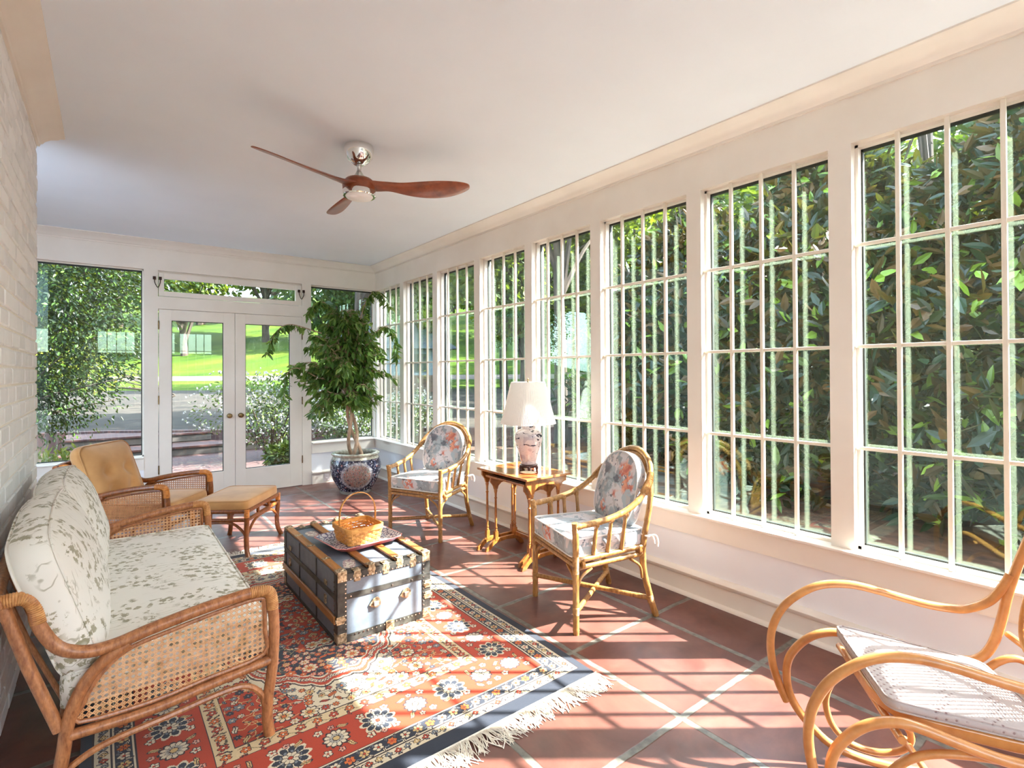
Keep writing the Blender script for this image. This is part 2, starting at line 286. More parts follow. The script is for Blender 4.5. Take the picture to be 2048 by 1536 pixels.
# ------------------------------------------------------------------ mesh helpers
class MB:
    def __init__(s): s.v = []; s.f = []; s.mi = []
    def add(s, v, f, mi=0):
        o = len(s.v); s.v += [tuple(p) for p in v]; s.f += [tuple(i+o for i in q) for q in f]; s.mi += [mi]*len(f); return s
    def box(s, x0, x1, y0, y1, z0, z1, mi=0, M4=None):
        v = [Vector((x, y, z)) for z in (z0, z1) for y in (y0, y1) for x in (x0, x1)]
        if M4: v = [M4 @ p for p in v]
        return s.add(v, [(0, 2, 3, 1), (4, 5, 7, 6), (0, 1, 5, 4), (2, 6, 7, 3), (0, 4, 6, 2), (1, 3, 7, 5)], mi)
    def tube(s, pts, r, seg=10, closed=False, caps=True, mi=0, flat=None):
        P = [Vector(p) for p in pts]; n = len(P); R = r if isinstance(r, (list, tuple)) else [r]*n
        T = []
        for i in range(n):
            a = P[(i-1) % n] if (closed or i > 0) else P[i]; b = P[(i+1) % n] if (closed or i < n-1) else P[i]
            t = b-a; T.append(t.normalized() if t.length > 1e-9 else Vector((0, 0, 1)))
        up_ = Vector(flat) if flat else (Vector((0, 0, 1)) if abs(T[0].z) < .9 else Vector((1, 0, 0)))
        nrm = (up_-T[0]*up_.dot(T[0])).normalized(); V = []
        for i in range(n):
            if i: nrm = nrm-T[i]*nrm.dot(T[i]); nrm = nrm.normalized() if nrm.length > 1e-6 else T[i].orthogonal().normalized()
            b = T[i].cross(nrm)
            for k in range(seg):
                a = 2*PI*k/seg; V.append(P[i]+(nrm*math.cos(a)+b*math.sin(a))*R[i])
        Fc = []
        for i in range(n if closed else n-1):
            j = (i+1) % n
            for k in range(seg):
                l = (k+1) % seg; Fc.append((i*seg+k, i*seg+l, j*seg+l, j*seg+k))
        if caps and not closed: Fc.append(tuple(range(seg-1, -1, -1))); Fc.append(tuple((n-1)*seg+k for k in range(seg)))
        return s.add(V, Fc, mi)
    def lathe(s, prof, seg=32, c=(0, 0, 0), mi=0, rip=0, nr=0, cap=True):
        V = []; Fc = []; n = len(prof)
        for (r, z) in prof:
            for k in range(seg):
                a = 2*PI*k/seg; q = r+(rip*math.cos(nr*a) if rip else 0); V.append((c[0]+q*math.cos(a), c[1]+q*math.sin(a), c[2]+z))
        for i in range(n-1):
            for k in range(seg):
                l = (k+1) % seg; Fc.append((i*seg+k, i*seg+l, (i+1)*seg+l, (i+1)*seg+k))
        if cap: Fc.append(tuple(range(seg-1, -1, -1))); Fc.append(tuple((n-1)*seg+k for k in range(seg)))
        return s.add(V, Fc, mi)
    def prism(s, poly, d, M4, mi=0):
        # poly in local xy, thickness d along local z
        n = len(poly); V = [M4 @ Vector((x, y, 0)) for x, y in poly]+[M4 @ Vector((x, y, d)) for x, y in poly]
        Fc = [tuple(range(n-1, -1, -1)), tuple(range(n, 2*n))]+[(i, (i+1) % n, n+(i+1) % n, n+i) for i in range(n)]
        return s.add(V, Fc, mi)
    def sweep(s, prof, path, mi=0):
        """prof: closed list of (off, z) ; path: list of (x, y, nx, ny): profile laid out along outward normals."""
        n = len(prof); V = []; Fc = []
        for (x, y, nx, ny) in path:
            for (o, z) in prof: V.append((x+nx*o, y+ny*o, z))
        for i in range(len(path)-1):
            for k in range(n):
                l = (k+1) % n; Fc.append((i*n+k, i*n+l, (i+1)*n+l, (i+1)*n+k))
        Fc.append(tuple(range(n-1, -1, -1))); Fc.append(tuple((len(path)-1)*n+k for k in range(n)))
        return s.add(V, Fc, mi)
    def pad(s, outline, h, crown, M4=None, rings=8, bulge=.02, under=.3, tuft=None, mi=0):
        """soft cushion: outline in local xy (ccw), h edge height, crown extra height in the middle"""
        n = len(outline); cx_ = sum(p[0] for p in outline)/n; cy_ = sum(p[1] for p in outline)/n
        V = []; lay = []
        side = [(-1, .0), (-.8, .55), (-.35, .95), (0, 1), (.35, .95), (.8, .55), (1, .0)]
        def ring(sc__, z, ex):
            o = len(V)
            for (x, y) in outline:
                dx, dy = x-cx_, y-cy_; l = math.hypot(dx, dy) or 1
                px, py = cx_+dx*sc__+dx/l*ex, cy_+dy*sc__+dy/l*ex; zz = z
                if tuft and z > 0:
                    for (tx, ty, td) in tuft: zz -= td*math.exp(-((px-tx)**2+(py-ty)**2)/.0022)
                V.append((px, py, zz))
            lay.append(o)
        for i in range(rings): q = (i+1)/rings; ring(q*.999, -h/2-crown*under*(1-q**3), -.0 if i < rings-1 else -.004)
        for (t, e) in side[1:-1]: ring(1, t*h/2, bulge*e)
        for i in range(rings-1, -1, -1): q = (i+1)/rings; ring(q*.999, h/2+crown*(1-q**3), -.0 if i < rings-1 else -.004)
        Fc = []
        for a, b in zip(lay, lay[1:]):
            for k in range(n):
                l = (k+1) % n; Fc.append((a+k, a+l, b+l, b+k))
        V.append((cx_, cy_, -h/2-crown*under)); V.append((cx_, cy_, h/2+crown-(sum(td*math.exp(-((cx_-tx)**2+(cy_-ty)**2)/.0022) for tx, ty, td in tuft) if tuft else 0)))
        a = lay[0]; Fc += [(len(V)-2, a+(k+1) % n, a+k) for k in range(n)]
        a = lay[-1]; Fc += [(len(V)-1, a+k, a+(k+1) % n) for k in range(n)]
        if M4: V = [M4 @ Vector(p) for p in V]
        return s.add(V, Fc, mi)

ROOT = {}
def link(o): COL.objects.link(o); return o
def build(name, mb, mats, parent=None, smooth=38, bevel=0, bseg=2, label=None, local=False):
    v = mb.v
    if parent is not None and parent.name in ROOT and not local:
        inv = ROOT[parent.name]; v = [inv @ Vector(p) for p in v]
    me = bpy.data.meshes.new(name); me.from_pydata(v, [], mb.f)
    mats = mats if isinstance(mats, (list, tuple)) else [mats]
    for q in mats: me.materials.append(q)
    if len(mats) > 1: me.polygons.foreach_set('material_index', mb.mi)
    me.polygons.foreach_set('use_smooth', [smooth > 0]*len(me.polygons))
    if smooth > 0: me.set_sharp_from_angle(angle=math.radians(smooth))
    me.update()
    o = link(bpy.data.objects.new(name, me))
    if parent is not None:
        o.parent = parent
        if parent.name in ROOT: ROOT[o.name] = ROOT[parent.name]
    if bevel:
        b = o.modifiers.new('edge', 'BEVEL'); b.width = bevel; b.segments = bseg; b.limit_method = 'ANGLE'; b.angle_limit = math.radians(40)
    if label: o['label'] = label
    return o
def np_mesh(name, V, F, mats, parent=None, mi=None, smooth=False):
    me = bpy.data.meshes.new(name); nv, nf, k = len(V), len(F), F.shape[1]
    if parent is not None and parent.name in ROOT:
        A = np.array(ROOT[parent.name]); V = V @ A[:3, :3].T + A[:3, 3]
    me.vertices.add(nv); me.vertices.foreach_set('co', np.ascontiguousarray(V, dtype=np.float32).ravel())
    me.loops.add(nf*k); me.loops.foreach_set('vertex_index', F.astype(np.int32).ravel())
    me.polygons.add(nf); me.polygons.foreach_set('loop_start', np.arange(0, nf*k, k, dtype=np.int32))
    me.polygons.foreach_set('use_smooth', [smooth]*nf)
    mats = mats if isinstance(mats, (list, tuple)) else [mats]
    for q in mats: me.materials.append(q)
    if mi is not None: me.polygons.foreach_set('material_index', mi.astype(np.int32))
    me.update(calc_edges=True); me.validate()
    o = link(bpy.data.objects.new(name, me))
    if parent is not None:
        o.parent = parent
        if parent.name in ROOT: ROOT[o.name] = ROOT[parent.name]
    return o
def tag(o, label, cat, group=None, kind=None):
    o['label'] = label; o['category'] = cat
    if group: o['group'] = group
    if kind: o['kind'] = kind
    return o
def thing(name, loc, label, cat, rz=0, group=None):
    o = link(bpy.data.objects.new(name, None)); o.location = loc; o.rotation_euler = (0, 0, rz); o.empty_display_size = .1
    ROOT[o.name] = (Matrix.Translation(loc) @ Matrix.Rotation(rz, 4, 'Z')).inverted()
    return tag(o, label, cat, group)
def struct(o): o['kind'] = 'structure'; return o
def copy_tree(o, parent=None):
    c = link(o.copy()); c.parent = parent
    for ch in list(o.children): copy_tree(ch, c)
    return c
def cr(pts, n=8, closed=False):
    """Catmull-Rom through points"""
    P = [Vector(p) for p in pts]; out = []; N = len(P)
    for i in range(N if closed else N-1):
        p0 = P[(i-1) % N] if (closed or i > 0) else P[0]*2-P[1]; p1 = P[i]; p2 = P[(i+1) % N]
        p3 = P[(i+2) % N] if (closed or i+2 < N) else P[-1]*2-P[-2]
        for k in range(n):
            t = k/n; out.append(.5*((2*p1)+(-p0+p2)*t+(2*p0-5*p1+4*p2-p3)*t*t+(-p0+3*p1-3*p2+p3)*t**3))
    if not closed: out.append(P[-1])
    return out
def ngon_round(w_, h_, r, n=5, x0=0, y0=0):
    out = []
    for cx_, cy_, a0 in ((w_/2-r, h_/2-r, 0), (-w_/2+r, h_/2-r, 90), (-w_/2+r, -h_/2+r, 180), (w_/2-r, -h_/2+r, 270)):
        for k in range(n+1):
            a = math.radians(a0+90*k/n); out.append((x0+cx_+r*math.cos(a), y0+cy_+r*math.sin(a)))
    # subdivide the straight sides
    res = []
    for i, p in enumerate(out):
        q = out[(i+1) % len(out)]; d = math.dist(p, q); k = max(1, int(d/.05))
        for j in range(k): res.append((p[0]+(q[0]-p[0])*j/k, p[1]+(q[1]-p[1])*j/k))
    return res
def wrapping(mb, pts, r, pitch=.006, seg=12):
    P = cr(pts, 6) if len(pts) > 2 else [Vector(pts[0]), Vector(pts[1])]
    # resample
    d = [0]
    for a, b in zip(P, P[1:]): d.append(d[-1]+(b-a).length)
    n = max(4, int(d[-1]/pitch)*2); Q = []; R = []
    for i in range(n+1):
        t = d[-1]*i/n; j = 0
        while j < len(d)-2 and d[j+1] < t: j += 1
        u = (t-d[j])/max(1e-9, d[j+1]-d[j]); Q.append(P[j].lerp(P[j+1], u)); R.append(r*(1.0 if i % 2 else .9))
    mb.tube(Q, R, seg)
def clip_line(poly, p, d):
    ts = []
    n = len(poly)
    for i in range(n):
        a, b = poly[i], poly[(i+1) % n]; ex, ey = b[0]-a[0], b[1]-a[1]; den = d[0]*ey-d[1]*ex
        if abs(den) < 1e-12: continue
        t = ((a[0]-p[0])*ey-(a[1]-p[1])*ex)/den; u = ((a[0]-p[0])*d[1]-(a[1]-p[1])*d[0])/den
        if 0 <= u < 1: ts.append(t)
    ts.sort(); return [(ts[i], ts[i+1]) for i in range(0, len(ts)-1, 2)]
def cane(mb, poly, M4, sp=.0125, w_=.0021, th=.0006):
    """six-way cane webbing laid inside a polygon in the local xy plane"""
    xs = [p[0] for p in poly]; ys = [p[1] for p in poly]; cx_, cy_ = (min(xs)+max(xs))/2, (min(ys)+max(ys))/2; R = math.hypot(max(xs)-min(xs), max(ys)-min(ys))/2
    def fam(ang, spacing, offs, z):
        d = (math.cos(ang), math.sin(ang)); nr = (-d[1], d[0]); k = int(R/spacing)+1
        for i in range(-k, k+1):
            for of in offs:
                c0 = (cx_+nr[0]*(i*spacing+of), cy_+nr[1]*(i*spacing+of))
                for t0, t1 in clip_line(poly, c0, d):
                    a = (c0[0]+d[0]*t0, c0[1]+d[1]*t0); b = (c0[0]+d[0]*t1, c0[1]+d[1]*t1); h = w_/2
                    mb.prism([(a[0]-nr[0]*h, a[1]-nr[1]*h), (b[0]-nr[0]*h, b[1]-nr[1]*h), (b[0]+nr[0]*h, b[1]+nr[1]*h), (a[0]+nr[0]*h, a[1]+nr[1]*h)], th, M4 @ Matrix.Translation((0, 0, z)))
    fam(0, sp, (-sp*.10, sp*.10), 0); fam(PI/2, sp, (-sp*.10, sp*.10), th)
    fam(PI/4, sp*math.sqrt(2)/2, (sp*.3536,), 2*th)
    fam(-PI/4, sp*math.sqrt(2)/2, (sp*.3536,), 3*th)
def leaves(P, D, Ln, Wd, fold=.25, droop=0.0):
    """P base points, D unit directions, Ln lengths, Wd widths -> vertices, quad faces (folded six-point leaves)"""
    n = len(P); upv = rng.normal(size=(n, 3)); upv[:, 2] += .8
    S = np.cross(D, upv); S /= np.linalg.norm(S, axis=1)[:, None]+1e-9; N = np.cross(S, D)
    Ln = Ln[:, None]; Wd = Wd[:, None]/2; dz = np.array([0, 0, -1.0])*droop*Ln
    V = np.empty((n, 6, 3)); V[:, 0] = P; V[:, 1] = P+D*Ln*.35+S*Wd+N*Wd*fold+dz*.2; V[:, 2] = P+D*Ln*.72+S*Wd*.72+N*Wd*fold+dz*.6; V[:, 3] = P+D*Ln+dz
    V[:, 4] = P+D*Ln*.72-S*Wd*.72+N*Wd*fold+dz*.6; V[:, 5] = P+D*Ln*.35-S*Wd+N*Wd*fold+dz*.2
    b = np.arange(n)[:, None]*6; F = np.concatenate([b+np.array([[0, 1, 2, 3]]), b+np.array([[0, 3, 4, 5]])]); return V.reshape(-1, 3), F
def unit(a): return a/(np.linalg.norm(a, axis=1)[:, None]+1e-9)

# ================================================================== THE ROOM
XR, YB, XL, ZC, ZH = 2.77, 6.506, -.315, 2.71, 2.417      # right wall, back wall, brick wall, ceiling, window heads
Y0 = -3.2                                                 # far end of the room behind the camera
def bx(name, *b, mat='trim', **k): return struct(build(name, MB().box(*b), M[mat], smooth=0, **k))
bx('floor', -1.7, 3.0, Y0-.2, 6.75, -.12, 0, mat='floor')
bx('ceiling', -1.7, 3.05, Y0-.2, 6.75, ZC, ZC+.12, mat='ceiling'); bx('roof', -1.8, 3.12, Y0-.3, 6.85, ZC+.121, ZC+.24, mat='trim')

# brick wall with real bricks
mb = MB(); BL, BH, GP = .2, .066, .011; row = 0; z = .0
while z < ZC-.005:
    zt = min(z+BH, ZC); y = Y0-(.105 if row % 2 else 0)
    while y < 4.0:
        ya, yb = max(y, Y0), min(y+BL, 4.0)
        if yb-ya > .03:
            j = rnd.uniform(-.002, .002); c = .006; x1 = XL+j
            v = [(x1-.03, ya, z), (x1-.03, yb, z), (x1-.03, yb, zt), (x1-.03, ya, zt), (x1-.004, ya, z), (x1-.004, yb, z), (x1-.004, yb, zt), (x1-.004, ya, zt),
                 (x1, ya+c, z+c), (x1, yb-c, z+c), (x1, yb-c, zt-c), (x1, ya+c, zt-c)]
            mb.add(v, [(0, 1, 5, 4), (1, 2, 6, 5), (2, 3, 7, 6), (3, 0, 4, 7), (4, 5, 9, 8), (5, 6, 10, 9), (6, 7, 11, 10), (7, 4, 8, 11), (8, 9, 10, 11)])
        y += BL+GP
    z += BH+GP; row += 1
wl_ = MB().box(-.62, XL-.009, Y0, 3.993, 0, ZC)
wall_left = struct(build('wall_left', wl_, M['mortar'], smooth=0))
build('bricks', mb, M['brick'], wall_left, smooth=30)
bx('wall_left_recess', -1.72, -1.6, 3.9, 6.7, 0, ZC, mat='panel')

# crown mouldings
CRP = [(0, ZC-.075), (.012, ZC-.075), (.016, ZC-.062), (.026, ZC-.058), (.034, ZC-.045), (.06, ZC-.028), (.092, ZC-.02), (.1, ZC-.012), (.122, ZC-.008), (.122, ZC), (0, ZC)]
def trim(name, prof, x0, y0, x1, y1, nx, ny, s0=0, s1=0, mat='trim'):
    """straight moulding; s0/s1 mitre slope at each end"""
    dx, dy = x1-x0, y1-y0; l = math.hypot(dx, dy); dx /= l; dy /= l; V = []
    for (o, z) in prof: V.append((x0+nx*o+dx*o*s0, y0+ny*o+dy*o*s0, z))
    for (o, z) in prof: V.append((x1+nx*o-dx*o*s1, y1+ny*o-dy*o*s1, z))
    n = len(prof); F = [tuple(range(n)), tuple(range(2*n-1, n-1, -1))]+[(k, n+k, n+(k+1) % n, (k+1) % n) for k in range(n)]
    return struct(build(name, MB().add(V, F), M[mat], smooth=50))
trim('trim_1', CRP, XR, YB, XR, Y0, -1, 0, 1, 0)
trim('trim_2', CRP, -1.6, YB, XR, YB, 0, -1, 0, 1)
trim('trim_3', CRP, XL, Y0, XL, 3.96, 1, 0, 0, 0)

# right wall
POST = [(-2.43, -2.33), (-1.635, -1.535), (-.835, -.735), (-.035, .065-.0), (.165, .265), (.965, 1.065), (1.756, 1.853), (2.553, 2.651), (3.273, 3.368), (4.07, 4.178), (4.884, 4.984), (5.683, 5.781)]
POST = [(-3.2, -2.95), (-2.235, -2.135), (-1.435, -1.335), (-.635, -.535), (.165, .265), (.965, 1.065), (1.756, 1.853), (2.553, 2.651), (3.313, 3.408), (4.075, 4.175), (4.884, 4.984), (5.683, 5.781), (6.455, 6.52)]
mb = MB(); mb.box(XR, XR+.15, Y0, YB+.1, ZH, ZC); 
for a, b in POST: mb.box(XR, XR+.13, a, b, .487, ZH)
wall_right = struct(build('wall_right', mb, M['trim'], smooth=0))
mb = MB().box(XR, XR+.15, Y0, YB+.1, -.05, .4865); build('lower_wall', mb, M['panel'], wall_right, smooth=0)
struct(build('windowsill_right', MB().box(XR-.045, XR+.145, Y0, YB-.002, .4868, .502), M['trim'], smooth=0, bevel=.004))
bx('trim_4', XR-.018, XR-.0005, Y0, YB-.002, .372, .4865)
BASE = [(0, .0), (.014, .0), (.014, .112), (.03, .122), (.034, .14), (.026, .15), (.012, .158), (0, .16)]
trim('baseboard_right', BASE, XR, YB-.002, XR, Y0, -1, 0, .8, 0)
trim('trim_5', [(.014, 0), (.034, 0), (.032, .012), (.022, .02), (.014, .021)], XR, YB-.02, XR, Y0, -1, 0)

def grille_window(n, ya, yb, z0=.502, z1=ZH):
    """fixed window with a four by four wooden grille, glass behind it"""
    fr_ = MB(); g0, g1 = ya, yb; xf = XR+.045
    for a, b in ((g0, g0+.014), (g1-.014, g1)): fr_.box(xf, xf+.06, a, b, z0, z1)
    fr_.box(xf, xf+.06, g0, g1, z1-.014, z1); fr_.box(xf, xf+.06, g0, g1, z0, z0+.014)
    f = struct(build(f'window_{n}', fr_, M['trim'], smooth=0))
    gk = MB(); a, b, c, d = g0+.014, g1-.014, z0+.014, z1-.014; xg = XR+.088
    for q in ((a, a+.007, c, d), (b-.007, b, c, d)): gk.box(xg-.006, xg+.014, *q)
    gk.box(xg-.006, xg+.014, a, b, c, c+.007); gk.box(xg-.006, xg+.014, a, b, d-.011, d)
    build('gasket', gk, M['gasket'], f, smooth=0)
    build('glass_pane', MB().box(xg, xg+.006, a, b, c, d), M['glass'], f, smooth=0)
    gr = MB(); x0 = XR+.022
    for k in range(1, 4):
        yy = g0+(g1-g0)*k/4; gr.box(x0, x0+.02, yy-.009, yy+.009, z0, z1)
        zz = z0+(z1-z0)*k/4; gr.box(x0+.002, x0+.022, g0, g1, zz-.008, zz+.008)
    build('grille', gr, M['muntin'], f, smooth=0, bevel=.003)
wins = [(b[0], a[1]) for a, b in zip(POST, POST[1:])]
for i, (hi, lo) in enumerate(reversed(wins)): grille_window(i+1, lo, hi)

# wall behind the camera, with the same windows
mb = MB().box(-1.7, XR+.15, Y0-.15, Y0, ZH, ZC); mb.box(-1.7, XR+.15, Y0-.15, Y0, 0, .487)
rp = [(-.62, -.2), (.55, .65), (1.4, 1.5), (2.25, 2.77)]
for a, b in rp: mb.box(a, b, Y0-.15, Y0, .487, ZH)
struct(build('wall_rear', mb, M['trim'], smooth=0))
k_ = 20
for (a0, a1), (b0, b1) in zip(rp, rp[1:]):
    f = MB(); f.box(a1, b0, Y0-.09, Y0-.03, .487, .505); f.box(a1, b0, Y0-.09, Y0-.03, ZH-.018, ZH)
    for q in range(0, 5):
        xx = a1+(b0-a1)*q/4; f.box(xx-.01, xx+.01, Y0-.05, Y0-.03, .487, ZH); zz = .487+(ZH-.487)*q/4
        if 0 < q < 4: f.box(a1, b0, Y0-.05, Y0-.03, zz-.008, zz+.008)
    o = struct(build(f'window_{k_}', f, M['trim'], smooth=0)); build('glass_pane', MB().box(a1, b0, Y0-.08, Y0-.074, .505, ZH-.018), M['glass'], o, smooth=0); k_ += 1

# back wall
mb = MB(); mb.box(-1.7, XR+.15, YB, YB+.14, ZH, ZC)
for a, b in ((-1.7, -1.35), (.292, .412), (1.845, 1.952), (2.76, 2.92)): mb.box(a, b, YB, YB+.14, 0 if b < 2 else .487, ZH)
mb.box(.412, 1.845, YB, YB+.14, 2.02, 2.148)
wall_back = struct(build('wall_back', mb, M['trim'], smooth=0))
mb = MB(); mb.box(-1.35, .292, YB, YB+.14, 0, .487); mb.box(1.952, XR, YB, YB+.14, 0, .487); build('lower_wall', mb, M['panel'], wall_back, smooth=0)
struct(build('windowsill_back_right', MB().box(1.953, XR-.046, YB-.04, YB+.08, .487, .503), M['trim'], smooth=0, bevel=.004))
struct(build('windowsill_back_left', MB().box(-1.35, .291, YB-.03, YB+.08, .487, .503), M['trim'], smooth=0, bevel=.004))
bx('trim_6', 1.953, XR-.02, YB-.016, YB-.0005, .372, .4865); bx('trim_7', -1.35, .29, YB-.016, YB-.0005, .372, .4865)
trim('baseboard_back_right', BASE, 1.953, YB, XR, YB, 0, -1, 0, .8)
trim('baseboard_back_left', BASE, -1.35, YB, .291, YB, 0, -1)
def plain_window(n, x0, x1, z0, z1, name='window'):
    f = MB(); y0 = YB+.055
    for q in ((x0, x0+.012, z0, z1), (x1-.012, x1, z0, z1), (x0, x1, z0, z0+.012), (x0, x1, z1-.012, z1)): f.box(q[0], q[1], y0, y0+.05, q[2], q[3])
    o = struct(build(f'{name}_{n}', f, M['trim'], smooth=0))
    k = MB(); a, b, c, d = x0+.012, x1-.012, z0+.012, z1-.012
    for q in ((a, a+.008, c, d), (b-.008, b, c, d), (a, b, c, c+.008), (a, b, d-.014, d)): k.box(q[0], q[1], y0+.012, y0+.034, q[2], q[3])
    build('gasket', k, M['gasket'], o, smooth=0)
    build('glass_pane', MB().box(a, b, y0+.02, y0+.026, c, d), M['dglass'], o, smooth=0)
plain_window(30, -1.35, .292, .503, ZH); plain_window(31, 1.952, 2.76, .503, ZH)
# transom sash above the doors
f = MB(); a, b, c, d = .418, 1.839, 2.154, 2.395; ga, gb, gc, gd = .464, 1.771, 2.203, 2.334
for q in ((a, ga, c, d), (gb, b, c, d), (ga, gb, c, gc), (ga, gb, gd, d)): f.box(q[0], q[1], YB-.004, YB+.035, q[2], q[3])
o = struct(build('window_32', f, M['trim'], smooth=0, bevel=.002)); build('glass_pane', MB().box(ga, gb, YB+.012, YB+.017, gc, gd), M['dglass'], o, smooth=0)
bx('trim_8', .412, 1.845, YB+.036, YB+.13, 2.396, ZH)
# french doors
def door(n, x0, x1, gx0, gx1, knobx, hx, hz):
    f = MB(); z0, z1, gz0, gz1 = .006, 2.014, .272, 1.903; yf = YB-.002
    for q in ((x0, gx0, z0, z1), (gx1, x1, z0, z1), (gx0, gx1, z0, gz0), (gx0, gx1, gz1, z1)): f.box(q[0], q[1], yf, yf+.042, q[2], q[3])
    o = struct(build(f'door_{n}', f, M['trim'], smooth=0, bevel=.0015))
    k = MB()
    for q in ((gx0, gx0+.006, gz0, gz1), (gx1-.006, gx1, gz0, gz1), (gx0, gx1, gz0, gz0+.006), (gx0, gx1, gz1-.006, gz1)): k.box(q[0], q[1], yf+.012, yf+.03, q[2], q[3])
    build('glazing_bead', k, M['gasket'], o, smooth=0)
    build('glass_pane', MB().box(gx0, gx1, yf+.02, yf+.025, gz0, gz1), M['dglass'], o, smooth=0)
    kn = MB(); prof = [(.0, 0), (.026, 0), (.026, .004), (.011, .008), (.010, .022), (.02, .028), (.026, .038), (.024, .048), (.014, .054), (.0, .055)]
    seg = 20; V = []; F = []
    for (r, h) in prof:
        for q in range(seg): t = 2*PI*q/seg; V.append((knobx+r*math.cos(t), yf-h, .878+r*math.sin(t)))
    for i in range(len(prof)-1):
        for q in range(seg): F.append((i*seg+q, i*seg+(q+1) % seg, (i+1)*seg+(q+1) % seg, (i+1)*seg+q))
    kn.add(V, F); build('knob', kn, M['bronze'], o, label='round aged brass door knob')
    for zz in hz: build('hinge', MB().tube([(hx, yf-.006, zz-.045), (hx, yf-.006, zz+.045)], .006, 8), M['bronze'], o)
    return o
door(1, .419, 1.1215, .529, 1.009, 1.065, .4155, (1.85, 1.076, .355)); d2 = door(2, 1.126, 1.842, 1.229, 1.706, 1.178, 1.8435, (1.79, 1.017, .316))
struct(build('threshold', MB().box(.412, 1.845, YB, YB+.14, .0, .005), M['darkwood'], smooth=0))
# chains beside the transom
def cord(x0, x1, z, label):
    t = thing('transom_stay_chain', (.5*(x0+x1), YB-.004, z-.07), label, 'chain', group=None)
    for x in (x0, x1): build('mounting_block', MB().box(x-.013, x+.013, YB-.016, YB-.0045, z-.016, z+.016), M['iron'], t, smooth=0, bevel=.002)
    xm = (x0+x1)/2+(.004 if x0 < 1 else 0); P = cr([(x0, YB-.014, z-.012), (x0+.004, YB-.018, z-.05), (xm, YB-.02, z-.095), (x1-.002, YB-.018, z-.05), (x1, YB-.014, z-.012)], 10)
    c_ = MB(); c_.tube(P, [.0045 if i % 3 else .0028 for i in range(len(P))], 6); build('chain', c_, M['iron'], t)
    return t
cord(.38, .43, 2.333, 'dark iron stay chain at the upper left corner of the transom window')
cord(1.808, 1.862, 2.325, 'dark iron stay chain at the upper right corner of the transom window')
t = thing('wall_outlet', (2.13, YB-.0145, .075), 'pale rectangular outlet on the baseboard left of the blue planter', 'outlet')
build('cover_plate', MB().box(2.095, 2.165, YB-.02, YB-.0142, .02, .125), M['outlet'], t, smooth=0, bevel=.002)
[build('socket', MB().box(2.115, 2.145, YB-.023, YB-.0202, a, b), M['outlet'], t, smooth=0, bevel=.002) for a, b in ((.035, .062), (.082, .11))]

